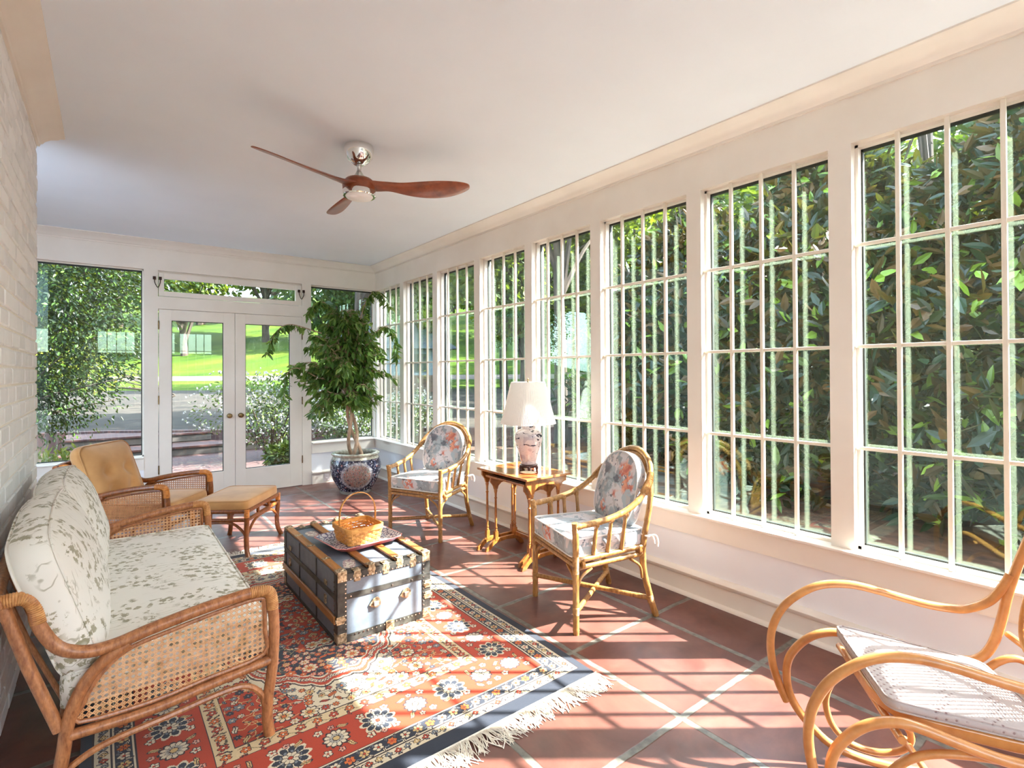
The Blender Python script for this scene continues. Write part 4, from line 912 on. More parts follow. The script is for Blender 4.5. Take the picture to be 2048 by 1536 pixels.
build('harp_stem', MB().tube([(0, 0, .33), (0, 0, .655)], .005, 8), M['bronze'], lamp, local=True)
sh = MB(); n = 240; V = []; F = []
prof = [(.206, .345), (.2, .36), (.180, .43), (.160, .515), (.142, .59), (.127, .645), (.124, .652)]
for (r, z) in prof:
    for k in range(n): a = 2*PI*k/n; q = r+(.0016 if k % 2 else -.0016)*(1 if .35 < z < .648 else .2); V.append((q*math.cos(a), q*math.sin(a), z))
for (r, z) in reversed(prof):
    for k in range(n): a = 2*PI*k/n; q = r-.003+(.0016 if k % 2 else -.0016)*(1 if .35 < z < .648 else .2); V.append((q*math.cos(a), q*math.sin(a), z))
m_ = len(prof)*2
for i in range(m_):
    for k in range(n): F.append((i*n+k, i*n+(k+1) % n, ((i+1) % m_)*n+(k+1) % n, ((i+1) % m_)*n+k))
build('lamp_shade', sh.add(V, F), M['shade'], lamp, smooth=20, local=True)
mb = MB()
for k in range(3): a = 2*PI*k/3+.2; mb.tube([(0, 0, .643), (.122*math.cos(a), .122*math.sin(a), .648)], .0022, 6)
mb.lathe([(.0, .643), (.009, .645), (.007, .655), (.004, .662), (.007, .672), (.0, .682)], 12); build('finial', mb, M['bronze'], lamp, local=True)
d = thing('oval_dish', (2.378, 2.895, .6215), 'small cream oval dish on the lamp table in front of the lamp', 'dish')
db = MB(); V = []; F = []; seg = 36; prof = [(.0, .0), (.046, .0), (.058, .006), (.060, .009), (.056, .009), (.045, .004), (.0, .004)]
for (r, z) in prof:
    for k in range(seg): a = 2*PI*k/seg; x, y = r*.72*math.cos(a), r*math.sin(a); V.append((x, y, z))
for i in range(len(prof)-1):
    for k in range(seg): F.append((i*seg+k, i*seg+(k+1) % seg, (i+1)*seg+(k+1) % seg, (i+1)*seg+k))
bd = build('bowl', db.add(V, F), M['dish'], d, local=True); bd.rotation_euler = (0, 0, math.radians(35))

# ================================================================== STEAMER TRUNK
TX0, TX1, TY0, TY1, TZ0, TZ1 = .893, 1.400, 2.568, 3.535, .0125, .348
tr_ = thing('steamer_trunk', (1.147, 3.05, .011), 'grey steamer trunk with wooden slats and black bands standing on the rug', 'trunk')
body = build('body', MB().box(TX0, TX1, TY0, TY1, TZ0, .232).box(TX0, TX1, TY0, TY1, .236, TZ1), M['trunkgrey'], tr_, smooth=0, bevel=.004)
k = .0035
bm_ = MB()
for x0, x1 in ((TX0-k, TX0+.045), (TX1-.045, TX1+k)):                # corner uprights at both ends
    for (y0, y1) in ((TY0-k, TY0+.0), (TY1, TY1+k)): bm_.box(x0, x1, y0, y1, TZ0, TZ1+k)
for y0, y1 in ((TY0-k, TY0+.042), (TY1-.042, TY1+k)):
    for x0, x1 in ((TX0-k, TX0), (TX1, TX1+k)): bm_.box(x0, x1, y0, y1, TZ0, TZ1+k)
for y0, y1 in ((TY0-k, TY0), (TY1, TY1+k)):
    bm_.box(TX0-k, TX1+k, y0, y1, TZ0-.002, .05); bm_.box(TX0-k, TX1+k, y0-.001, y1+.001, .222, .250); bm_.box(TX0-k, TX1+k, y0, y1, TZ1-.035, TZ1+k)
for x0, x1 in ((TX0-k, TX0), (TX1, TX1+k)): bm_.box(x0-.001, x1+.001, TY0, TY1, .222, .250); bm_.box(x0, x1, TY0, TY1, TZ0-.002, .03)
bm_.box(TX0, TX1, TY0-k, TY0+.062, TZ1, TZ1+k); bm_.box(TX0, TX1, TY1-.062, TY1+k, TZ1, TZ1+k)
bm_.box(TX0-k, TX0-.0, TY0+.32, TY0+.335, TZ0, TZ1); bm_.box(TX0-k, TX0, TY1-.335, TY1-.32, TZ0, TZ1)
build('metal_band', bm_, M['trunkblack'], tr_, smooth=0, bevel=.001)
SLX = (.915, 1.068, 1.223, 1.378)
for x in SLX: build('slat', MB().box(x-.021, x+.021, TY0+.012, TY1-.012, TZ1+k, TZ1+k+.013), M['slat'], tr_, smooth=0, bevel=.003)
for x0, x1 in ((TX0-k-.012, TX0-k), (TX1+k, TX1+k+.012)): build('slat', MB().box(x0, x1, TY0+.01, TY1-.01, .108, .148), M['slat'], tr_, smooth=0, bevel=.003)
def clamp(c, ax):
    mb = MB(); x, y, z = c
    if ax == 'top':
        s = 1 if y > 3 else -1
        mb.box(x-.019, x+.019, y-.02, y+.02, z, z+.006); mb.box(x-.017, x+.017, min(y+s*.016, y+s*.023), max(y+s*.016, y+s*.023), z-.05, z+.005); mb.lathe([(.0, 0), (.014, 0), (.012, .006), (.0, .009)], 14, (x, y+s*.006, z+.005))
        mb.box(x-.022, x+.022, min(y+s*.016, y+s*.022), max(y+s*.016, y+s*.022), z-.03, z-.012)
    elif ax == 'up':
        s = 1 if y > 3 else -1
        mb.box(x-.02, x+.02, y-.003, y+.003, z-.02, z+.02); mb.box(x-.026, x+.026, y-.0045, y+.0045, z-.009, z+.009)
    elif ax == 'corner':
        mb.box(x-.024, x+.024, y-.024, y+.024, z-.045, z+.009); mb.lathe([(.0, 0), (.02, 0), (.016, .008), (.0, .012)], 14, (x, y, z+.007))
    elif ax == 'foot': mb.box(x-.024, x+.024, y-.024, y+.024, z, z+.05)
    return build('brass_clamp', mb, M['hardware'], tr_, smooth=30, bevel=.0025)
zt = TZ1+k+.013
for yv in (TY0+.018, TY1-.018):
    for i, x in enumerate((.915, .992, 1.068, 1.146, 1.223, 1.301, 1.378)):
        if i in (0, 6): clamp((x, yv, zt-.006), 'corner')
        else: clamp((x, yv, zt if i % 2 == 0 else TZ1+k), 'top')
    ye = TY0-.005 if yv < 3 else TY1+.005
    for x in (TX0+.012, TX1-.012):
        for z in (.13, .19) if x > 1.2 else (.128,): clamp((x, ye, z), 'up')
        clamp((x+(.008 if x < 1 else -.008), yv, TZ0-.001), 'foot')
for yv in (TY0+.24, TY0+.5, TY0+.74):
    for x in (.915, 1.378): build('slat_bolt', MB().box(x-.022, x+.022, yv-.012, yv+.012, zt-.001, zt+.002).lathe([(.0, 0), (.006, 0), (.004, .004), (0, .005)], 10, (x, yv, zt+.002)), M['hardware'], tr_, smooth=30)
def dloop(x, z):
    mb = MB(); yv = TY0-.004
    mb.prism([(-.034, -.004), (-.01, .026), (.012, .03), (.03, .012), (.03, -.016), (.008, -.026), (-.02, -.018)], .004, Matrix(((1, 0, 0, x), (0, 0, -1, yv), (0, 1, 0, z), (0, 0, 0, 1))))
    o = build('handle_bracket', mb, M['hardware'], tr_, smooth=0, bevel=.0015)
    build('leather_stub', MB().box(x-.012, x+.016, yv-.018, yv-.0045, z-.013, z+.012), M['leather'], o, smooth=0, bevel=.004)
dloop(1.085, .168); dloop(1.255, .172)
lk = MB(); lk.box(1.142, 1.188, TY0-.010, TY0-.004, .008, .058); lk.lathe([(.0, -.003), (.017, -.003), (.017, .003), (0, .004)], 16, (1.165, TY0-.010, .05)); build('latch', lk, M['hardware'], tr_, smooth=30, bevel=.002)
lk = MB()
for yy in (TY0+.16, TY0+.82): lk.box(TX0-.012, TX0-.0035, yy-.012, yy+.012, .165, .21); lk.box(TX0-.010, TX0-.0035, yy-.018, yy+.018, .26, .285)
build('hasp', lk, M['hardware'], tr_, smooth=0, bevel=.002)
rv = MB()
def rivet(x, y, z, ax): 
    rv.box(x-.003, x+.003, y-.0025, y+.0025, z-.003, z+.003) if ax else rv.box(x-.0025, x+.0025, y-.003, y+.003, z-.003, z+.003)
for i in range(22):
    x = TX0+.02+(TX1-TX0-.04)*i/21
    rivet(x, TY0-.0045, .042, 1); rivet(x, TY0-.0045, TZ1-.028, 1)
    if i % 5 == 2: rivet(x, TY0-.006, .236, 1)
for i in range(12):
    for x in (TX0+.038, TX1-.038): rivet(x, TY0-.0045, .06+.24*i/11, 1)
    rivet(TX0-.0045, TY0+.036, .05+.26*i/11, 0)
build('rivet', rv, M['nickel'], tr_, smooth=0)['kind'] = 'stuff'
Mst = Matrix.Translation((1.0, 2.70, TZ1+.0005)) @ Matrix.Rotation(math.radians(-18), 4, 'Z')
build('paper_label', MB().prism([(x, y) for x, y in ngon_round(.062, .13, .03, 5)], .0007, Mst), M['sticker'], tr_, smooth=0, label='oval printed paper label on the trunk lid')
build('paper_label', MB().prism([(x, y) for x, y in ngon_round(.07, .12, .034, 6)], .0007, Matrix.Translation((1.005, 3.34, TZ1+.0005))), M['sticker'], tr_, smooth=0, label='faded paper label at the far end of the trunk lid')

# tray and basket
zb = zt+.0005
tray = thing('serving_tray', (1.165, 2.99, zb), 'pink edged blue patterned tray with cut corners lying on the trunk', 'tray', math.radians(6))
def cutrect(a, b, c): return [(a-c, -b), (a, -b+c), (a, b-c), (a-c, b), (-a+c, b), (-a, b-c), (-a, -b+c), (-a+c, -b)]
o1, o2, o3 = cutrect(.165, .15, .03), cutrect(.205, .188, .04), cutrect(.198, .181, .038); o4 = cutrect(.158, .143, .028)
V = [(x, y, 0) for x, y in o1]+[(x, y, .028) for x, y in o2]+[(x, y, .029) for x, y in o3]+[(x, y, .005) for x, y in o4]; F = [tuple(range(7, -1, -1))]+[(i*8+k_, i*8+(k_+1) % 8, (i+1)*8+(k_+1) % 8, (i+1)*8+k_) for i in range(2) for k_ in range(8)]
build('rim', MB().add(V[:24], F), M['trayred'], tray, smooth=0, local=True)
build('tray_face', MB().add(V[16:], [(k_, (k_+1) % 8, 8+(k_+1) % 8, 8+k_) for k_ in range(8)]+[tuple(range(8, 16))]), M['tray'], tray, smooth=0, local=True)
bk = thing('splint_basket', (1.158, 2.985, zb+.0062), 'woven honey splint basket with tall hoop handle on the tray', 'basket', math.radians(3))
def brect(t):   # rounded rectangle at height fraction t
    return .093+.018*t, .098+.018*t, .02+.012*t
def bpt(t, u, off=0):
    a, b, r = brect(t); a += off; b += off; s = [(a, -b+r), (a, b-r)]
    P = ngon_cache(round(t, 4), off); n = len(P); i = u*n; k0 = int(i) % n; f_ = i-int(i); p, q = P[k0], P[(k0+1) % n]; return (p[0]+(q[0]-p[0])*f_, p[1]+(q[1]-p[1])*f_)
_nc = {}
def ngon_cache(t, off):
    if (t, off) not in _nc:
        a, b, r = brect(t); o_ = []
        for cx_, cy_, a0 in ((a-r, b-r, 0), (-a+r, b-r, 90), (-a+r, -b+r, 180), (a-r, -b+r, 270)):
            for q in range(7): g_ = math.radians(a0+15*q); o_.append((cx_+(r+off)*math.cos(g_), cy_+(r+off)*math.sin(g_)))
        L_ = [0]
        for i in range(len(o_)): L_.append(L_[-1]+math.dist(o_[i], o_[(i+1) % len(o_)]))
        res = []; n = 160
        for k in range(n):
            d_ = L_[-1]*k/n; j = 0
            while L_[j+1] < d_: j += 1
            f_ = (d_-L_[j])/(L_[j+1]-L_[j]+1e-9); p, q = o_[j], o_[(j+1) % len(o_)]; res.append((p[0]+(q[0]-p[0])*f_, p[1]+(q[1]-p[1])*f_))
        _nc[(t, off)] = res
    return _nc[(t, off)]
BHt = .088; ns = 32; mb = MB()
for rw in range(6):
    t = (rw+.5)/6.4; z = t*BHt; P = ngon_cache(round(t, 4), 0); n = len(P); Q = []
    for k in range(n):
        w_ = math.sin(ns/2*2*PI*k/n+(PI if rw % 2 else 0)); x, y = P[k]; l = math.hypot(x, y); Q.append((x+x/l*.0036*w_, y+y/l*.0036*w_, z+.004))
    Vv_ = []; Fv = []
    for (x, y, zz) in Q:
        l = math.hypot(x, y); nx, ny = x/l, y/l
        for (o_, h) in ((-.0012, -.006), (.0016, -.006), (.0026, 0), (.0016, .006), (-.0012, .006)): Vv_.append((x+nx*o_, y+ny*o_, zz+h))
    for k in range(n):
        for q in range(5): Fv.append((k*5+q, k*5+(q+1) % 5, ((k+1) % n)*5+(q+1) % 5, ((k+1) % n)*5+q))
    mb.add(Vv_, Fv)
build('weavers', mb, M['basket'], bk, smooth=50, local=True)
mb = MB()
for k in range(ns):
    P = []
    for i in range(14):
        t = i/13; q = ngon_cache(round(t, 4), 0); n = len(q); x, y = q[int((k+.5)/ns*n) % n]; l = math.hypot(x, y); w_ = -math.cos(PI*(t*6.4-.5))*(1 if k % 2 else -1)*.0034; P.append((x+x/l*w_, y+y/l*w_, .002+t*BHt))
    mb.tube(P, .0036, 5)
build('stakes', mb, M['basket'], bk, smooth=40, local=True)
build('base', MB().prism(ngon_cache(0.0, 0)[::4], .004, Matrix.Identity(4)), M['basket'], bk, smooth=0, local=True)
mb = MB(); Vv_ = []; Fv = []; P1, P0 = ngon_cache(1.0, .0055), ngon_cache(1.0, -.0055); n = len(P1)
for k in range(n):
    for (p, z) in ((P0[k], .074), (P1[k], .074), (P1[k], .100), (P0[k], .100)): Vv_.append((*p, z))
for k in range(n):
    for q in range(4): Fv.append((k*4+q, k*4+(q+1) % 4, ((k+1) % n)*4+(q+1) % 4, ((k+1) % n)*4+q))
build('rim', mb.add(Vv_, Fv), M['basket'], bk, smooth=40, local=True)
hp = [(.104, .03), (.108, .09), (.110, .15), (.100, .205), (.072, .247), (.038, .268), (0, .275)]; P = cr([(x, 0, z) for x, z in hp]+[(-x, 0, z) for x, z in hp[-2::-1]], 6)
V = []; F = []; n = len(P)
for i, p in enumerate(P):
    tn = (P[min(i+1, n-1)]-P[max(i-1, 0)]).normalized(); nr = Vector((tn.z, 0, -tn.x))
    for (a, b) in ((-.0025, -.008), (.0025, -.008), (.0025, .008), (-.0025, .008)): V.append(p+nr*a+Vector((0, b, 0)))
F = [(i*4+q, i*4+(q+1) % 4, (i+1)*4+(q+1) % 4, (i+1)*4+q) for i in range(n-1) for q in range(4)]+[(3, 2, 1, 0), ((n-1)*4, (n-1)*4+1, (n-1)*4+2, (n-1)*4+3)]
build('handle', MB().add(V, F), M['basket'], bk, smooth=30, bevel=.001, local=True)

# ================================================================== CEILING FAN
FX, FY = 1.198, 3.046
fan = thing('ceiling_fan', (FX, FY, 2.71), 'three bladed walnut ceiling fan with chrome light ring', 'ceiling fan')
build('canopy', MB().lathe([(.0, -.0008), (.084, -.0008), (.088, -.012), (.086, -.035), (.078, -.065), (.062, -.09), (.04, -.108), (.022, -.114), (.0, -.114)], 40), M['chrome'], fan, smooth=50, local=True)
build('downrod', MB().lathe([(.0, -.113), (.014, -.113), (.016, -.12), (.012, -.126), (.012, -.15), (.016, -.153), (.0, -.155)], 20), M['nickel'], fan, local=True)
build('coupling', MB().lathe([(.0, -.152), (.014, -.152), (.036, -.187), (.04, -.196), (.0, -.196)], 28), M['nickel'], fan, local=True)
build('motor_hub', MB().lathe([(.0, -.19), (.045, -.191), (.075, -.2), (.093, -.218), (.098, -.24), (.095, -.268), (.0, -.27)], 40), M['walnut'], fan, smooth=50, local=True)
build('light_ring', MB().lathe([(.0, -.268), (.094, -.268), (.097, -.274), (.097, -.298), (.092, -.303), (.084, -.303), (.0, -.3)], 48), M['chrome'], fan, smooth=40, local=True)
build('light_lens', MB().lathe([(.0, -.301), (.082, -.3015), (.074, -.312), (.05, -.32), (.0, -.324)], 40), M['lens'], fan, smooth=60, local=True)
for ang in (198, 325, 83):
    a0 = math.radians(ang); d_ = Vector((math.cos(a0), math.sin(a0), 0)); c_ = Vector((math.sin(a0), -math.cos(a0), 0))   # c_: the raised edge side
    S = [(.03, .075, .075, 4, -.235), (.08, .07, .072, 8, -.238), (.13, .05, .058, 13, -.242), (.18, .038, .052, 17, -.243), (.25, .068, .038, 21, -.243), (.33, .09, .046, 23, -.242), (.42, .104, .054, 23, -.24), (.50, .102, .056, 22, -.238), (.57, .086, .053, 20, -.236), (.62, .062, .045, 18, -.235), (.65, .038, .032, 17, -.234), (.664, .018, .016, 17, -.234)]
    V = []; F = []; nn = 12
    for (r, lo, hi, tw, z) in S:
        tw = math.radians(tw); th = .011*(1-r/.8)+.003
        for k in range(nn):
            q = 2*PI*k/nn; w_ = math.cos(q); x = (w_+1)/2*(lo+hi)-lo; y = math.sin(q)*th
            V.append(d_*r+c_*(x*math.cos(tw)-y*math.sin(tw))+Vector((0, 0, 1))*(z+x*math.sin(tw)+y*math.cos(tw)))
    for i in range(len(S)-1):
        for k in range(nn): F.append((i*nn+k, i*nn+(k+1) % nn, (i+1)*nn+(k+1) % nn, (i+1)*nn+k))
    F += [tuple(range(nn-1, -1, -1)), tuple((len(S)-1)*nn+k for k in range(nn))]
    o = build('blade', MB().add(V, F), M['walnut'], fan, smooth=60, local=True); sb = o.modifiers.new('smooth', 'SUBSURF'); sb.levels = sb.render_levels = 2

# ================================================================== BENTWOOD ROCKER
rk = thing('bentwood_rocker', (1.626, .432, 0), 'honey coloured bentwood rocking chair with cane back and dotted seat pad by the window', 'rocking chair', math.atan2(-.8, .6))
RR = .0132; bw = M['bentwood']; WDT = .48
def rc(name, pts, ys=(0, WDT), r=RR, n=7, yf=None):
    for y in ys:
        P = cr([(s, y+((yf(s, z)*(1 if y < .2 else -1)) if yf else 0), z) for s, z in pts], n)
        build(name, MB().tube(P, r, 12), bw, rk, local=True)
rc('arm', [(.457, .690), (.437, .650), (.400, .600), (.345, .571), (.303, .565), (.231, .571), (.157, .586), (.082, .603), (.005, .614), (-.073, .606), (-.134, .578), (-.196, .524), (-.234, .454), (-.246, .384), (-.240, .312), (-.222, .246), (-.196, .185)])
rc('rocker_runner', [(.36, .378), (.225, .386), (.16, .396), (.08, .418), (.012, .438), (-.031, .445), (-.074, .439), (-.117, .420), (-.155, .386), (-.185, .340), (-.195, .286), (-.188, .219), (-.161, .161), (-.117, .108), (-.06, .058), (.02, .030), (.12, .0165), (.26, .0135), (.42, .017), (.58, .032), (.72, .062), (.84, .11), (.90, .16), (.91, .205), (.87, .24), (.81, .235)], r=.0135)
rc('front_scroll', [(.34, .352), (.25, .372), (.147, .376), (.053, .366), (-.01, .338), (-.055, .288), (-.078, .228), (-.071, .166), (-.045, .118), (.001, .082), (.078, .07), (.146, .09), (.172, .13), (.155, .17), (.11, .185)], r=.0105, yf=lambda s, z: .022)
rc('rear_scroll', [(.30, .31), (.345, .355), (.392, .400), (.413, .418), (.441, .432), (.475, .431), (.53, .40), (.59, .33), (.63, .24), (.66, .15), (.67, .06)], r=.011, yf=lambda s, z: .02)
rc('back_upright', [(.30, .398), (.354, .405), (.385, .425), (.407, .460), (.424, .509), (.437, .564), (.450, .628), (.467, .690), (.491, .765), (.53, .87), (.575, .97), (.61, 1.04)], r=.0135)
P = cr([(.61, 0, 1.04), (.635, .02, 1.085), (.655, .09, 1.125), (.662, WDT/2, 1.14), (.655, WDT-.09, 1.125), (.635, WDT-.02, 1.085), (.61, WDT, 1.04)], 7); build('crest_rail', MB().tube(P, .0135, 12), bw, rk, local=True)
for s, z in ((.30, .36), (-.03, .40), (.16, .115), (.66, .075), (.45, .50)): build('cross_rail', MB().tube([(s, 0, z), (s, WDT, z)], .0105, 10), bw, rk, local=True)
def shear(z0, kz): return Matrix(((1, 0, 0, 0), (0, 1, 0, 0), (kz, 0, 1, z0), (0, 0, 0, 1)))
so_ = [(x, y*(1-.10*((x+.21)/.42))) for x, y in ngon_round(.41, .41, .12, 8)]; so_ = [(x+.15, y+WDT/2) for x, y in so_]; si_ = [(.15+(x-.15)*.9, WDT/2+(y-WDT/2)*.9) for x, y in so_]
Ms = shear(.432, -.14); V = []; n = len(so_)
for x, y in so_: V += [Ms @ Vector((x, y, -.018)), Ms @ Vector((x, y, .014))]
for x, y in si_: V += [Ms @ Vector((x, y, -.018)), Ms @ Vector((x, y, .014))]
F = []
for k in range(n):
    l = (k+1) % n; a, b, c_, d_ = 2*k, 2*l, 2*n+2*k, 2*n+2*l; F += [(a, b, b+1, a+1), (c_, c_+1, d_+1, d_), (a+1, b+1, d_+1, c_+1), (a, c_, d_, b)]
build('seat_frame', MB().add(V, F), bw, rk, smooth=40, bevel=.005, local=True)
cm = MB(); cane(cm, si_[::2], Ms @ Matrix.Translation((0, 0, .010)), .015, .0026); build('seat_cane', cm, M['cane_lt'], rk, smooth=0, local=True)
co_ = ngon_round(.40, .42, .028, 5, .15, WDT/2); co_ = [(x, WDT/2+(y-WDT/2)*(1-.12*max(0, (x)/.35))) for x, y in co_]
Mc = shear(.466, -.14); sp_ = build('seat_pad', MB().pad(co_, .022, .010, Mc, rings=10, bulge=.004), M['dotted'], rk, smooth=60, local=True)
pm = MB()
for z in (.012, -.012): pm.tube([Mc @ Vector((x, y, z)) for x, y in co_], .003, 6, closed=True)
build('piping', pm, M['dotted'], sp_, local=True)
# caned back panel: local x across, y up the slope
bo = [(.185*math.copysign(abs(math.cos(a))**.55, math.cos(a)), .31*math.copysign(abs(math.sin(a))**.7, math.sin(a))) for a in [2*PI*(i+.5)/64 for i in range(64)]]
sl = Vector((.205, 0, .62)).normalized(); Mb = Matrix(((0, sl.x, -sl.z, .515), (1, 0, 0, WDT/2), (0, sl.z, sl.x, .795), (0, 0, 0, 1)))
build('back_panel_frame', MB().tube([Mb @ Vector((x, y, 0)) for x, y in bo], .0085, 10, closed=True), bw, rk, local=True)
cm = MB(); cane(cm, bo[::1], Mb, .015, .0026); build('back_cane', cm, M['cane_lt'], rk, smooth=0, local=True)

# ================================================================== POTTED FICUS
PX, PY = 2.225, 5.79
fic = thing('potted_ficus', (PX, PY, 0), 'tall leafy ficus tree in a blue patterned porcelain planter in the window corner', 'potted tree', math.radians(-22))
build('planter', MB().lathe([(.0, .0), (.172, .0), (.178, .01), (.176, .03), (.20, .07), (.245, .15), (.272, .23), (.280, .30), (.272, .36), (.252, .405), (.248, .415), (.262, .428), (.262, .442), (.252, .450), (.222, .450), (.214, .44), (.218, .40), (.23, .38), (.0, .378)], 56), M['planter'], fic, smooth=50, local=True)
build('soil', MB().lathe([(.0, .379), (.224, .379), (.10, .40), (.0, .405)], 32), M['leafdirt'], fic, local=True)
mb = MB(); stems = []
for k in range(3):
    P = [];
    for i in range(16):
        t = i/15; a = 2.2*PI*t*.55+2*PI*k/3; r = .05*(1-t)+.022; P.append((r*math.cos(a)-.07*t-.0*k, r*math.sin(a), .385+t*.62))
    mb.tube(cr(P, 3), [.021-.004*i/45 for i in range(46)], 9); stems.append(P[-1])
build('trunk', mb, M['bark'], fic, local=True)
mb = MB(); LP, LD = [], []; fr = random.Random(4)
Rm = np.array(Matrix.Rotation(math.radians(22), 3, 'Z'))
def env(z):   # crown half width by height
    t = (z-.72)/1.42; return max(.05, .50*math.sin(PI*min(1, max(0, t*.86+.12)))**.75)
for k in range(74):
    st = stems[k % 3]; zt_ = fr.uniform(.82, 2.12); a = fr.uniform(0, 2*PI); rr = env(zt_)*fr.uniform(.55, 1.0); ccx = -.17+.06*(zt_-1)
    tip = (ccx*.9+rr*math.cos(a), rr*.85*math.sin(a), zt_); z1 = max(1.0, min(zt_-.1, 1.0+(zt_-1)*.6)); mid = (st[0]*(.6)+tip[0]*.35, tip[1]*.3, z1+.08)
    P = cr([st, (st[0]+(mid[0]-st[0])*.5, mid[1]*.5, (st[2]+mid[2])/2), mid, ((mid[0]+tip[0])/2, (mid[1]+tip[1])/2, (mid[2]+tip[2])/2+.08), tip], 5); n = len(P)
    mb.tube(P, [.010*(1-i/n)+.0022 for i in range(n)], 5)
    for i in range(8, n):
        for q in range(fr.choice([2, 3])):
            b = P[i]; aa = fr.uniform(0, 2*PI); sp_ = Vector((math.cos(aa), math.sin(aa), fr.uniform(-.5, .5))).normalized(); tw = b+sp_*fr.uniform(.02, .12)
            mb.tube([b, (b+tw)/2+Vector((0, 0, .01)), tw], .0015, 3, caps=False)
            for l_ in range(fr.choice([2, 3])):
                p = b.lerp(tw, fr.uniform(.4, 1)); dd_ = (Vector((p.x-ccx, p.y, 0)).normalized()*.5+Vector((fr.gauss(0, .45), fr.gauss(0, .45), fr.uniform(-1.15, -.1)))).normalized(); LP.append(p); LD.append(dd_)
sprays = [((-.35, -.12, 1.78), (-.66, -.25, 1.86), (-.80, -.32, 1.74), (-.86, -.35, 1.55)), ((.05, 0, 1.95), (.14, -.02, 2.20), (.25, -.05, 2.27), (.38, -.1, 2.10)), ((-.2, 0, 1.98), (-.32, -.05, 2.12), (-.42, -.08, 2.10), (-.5, -.1, 1.98)), ((.1, -.1, 1.7), (.32, -.15, 1.86), (.42, -.15, 1.75), (.46, -.15, 1.5)), ((-.4, -.1, 1.3), (-.60, -.2, 1.4), (-.70, -.25, 1.3), (-.72, -.25, 1.05))]
for S in sprays:
    P = cr(S, 9); mb.tube(P, [.005*(1-i/len(P))+.0015 for i in range(len(P))], 5)
    for i in range(4, len(P)):
        for q in range(3): LP.append(P[i]); LD.append(Vector((fr.gauss(0, .5), fr.gauss(0, .5), fr.uniform(-1.2, -.1))).normalized())
build('branches', mb, M['bark'], fic, local=True)
LP = np.array([tuple(p) for p in LP]); LD = np.array([tuple(p) for p in LD])
W = LP @ Rm.T*0  # world position check below
ca_, sa_ = math.cos(math.radians(-22)), math.sin(math.radians(-22))
wx = PX+LP[:, 0]*ca_-LP[:, 1]*sa_; wy = PY+LP[:, 0]*sa_+LP[:, 1]*ca_
keep = (wx < XR-.13) & (wy < YB-.13) & (LP[:, 2] > .66); LP, LD = LP[keep], LD[keep]; n = len(LP)
V, F = leaves(LP, LD, rng.uniform(.06, .105, n), rng.uniform(.026, .04, n), .22, .12)
del ROOT[fic.name]; np_mesh('foliage', V, F, M['ficus'], fic)

# ================================================================== OUTSIDE
def hgt(x, y):
    u = y+.73*x if x > 0 else y+.3*x
    if u < 12.6: return -.06
    pts = [(12.6, .26), (20, .30), (34.8, .45), (41, .88), (45, 1.15), (60, 3.6), (80, 8.0), (100, 12.0), (160, 20)]
    for (a, ha), (b, hb) in zip(pts, pts[1:]):
        if u < b: return ha+(hb-ha)*(u-a)/(b-a)
    return 20
def ribbon(name, u0, u1, xs, mat, dz=0, n=10, lift=0):
    """strip of terrain between two values of u (distance up the garden)"""
    mb = MB(); V = []; F = []
    for i in range(n+1):
        u = u0+(u1-u0)*i/n
        for x in xs:
            y = u-(.73*x if x > 0 else .3*x); V.append((x, y, hgt(x, y+1e-4)+dz+(lift*math.sin(x*.35+y*.2) if 0 < i < n else 0)))
    m_ = len(xs)
    for i in range(n):
        for j in range(m_-1): F.append((i*m_+j, i*m_+j+1, (i+1)*m_+j+1, (i+1)*m_+j))
    return struct(build(name, mb.add(V, F), M[mat], smooth=60))
xs = [-60, -40, -25, -15, -8, -4, 0, 4, 8, 12, 16, 20, 25, 32, 40, 55, 75]
ribbon('driveway', 12.601, 34.8, xs, 'asphalt', n=6); ribbon('grass_verge', 34.8, 41, xs, 'lawn', n=4); ribbon('garden_path', 41, 45, xs, 'path', n=2); ribbon('lawn', 45, 150, xs, 'lawn', n=30, lift=.15)
kb = MB(); kp = [(x, 12.6-(.73*x if x > 0 else .3*x)) for x in xs]; nk = len(kp)
kb.add([(x, y-.12, -.4) for x, y in kp]+[(x, y-.12, .27) for x, y in kp]+[(x, y+.06, .27) for x, y in kp]+[(x, y+.06, -.4) for x, y in kp], [(r*nk+i, r*nk+i+1, (r+1)*nk+i+1, (r+1)*nk+i) for r in range(3) for i in range(nk-1)])
struct(build('driveway_kerb', kb, M['paver'], smooth=0))
struct(build('mulch_bed', MB().box(2.95, 60, -45, 9.5, -.5, -.10).box(2.95, 9, 8, 10.2, -.5, -.08), M['mulch'], smooth=0))
struct(build('garden_ground', MB().box(-60, 2.95, 6.75, 13.2, -.5, -.09), M['mulch'], smooth=0))
struct(build('brick_terrace', MB().box(-.4, 2.4, 6.7, 10.5, -.3, -.05), M['paver'], smooth=0))
for i, (y, z) in enumerate(((10.5, .105), (11.35, .25))): struct(build(f'brick_step_{i+1}', MB().box(-.6, 2.6-.0*i, y, 12.9, z-.155, z-.02).box(-.6, 2.6, y-.03, y+.08, z-.035, z), M['paver'], smooth=0, bevel=.006))

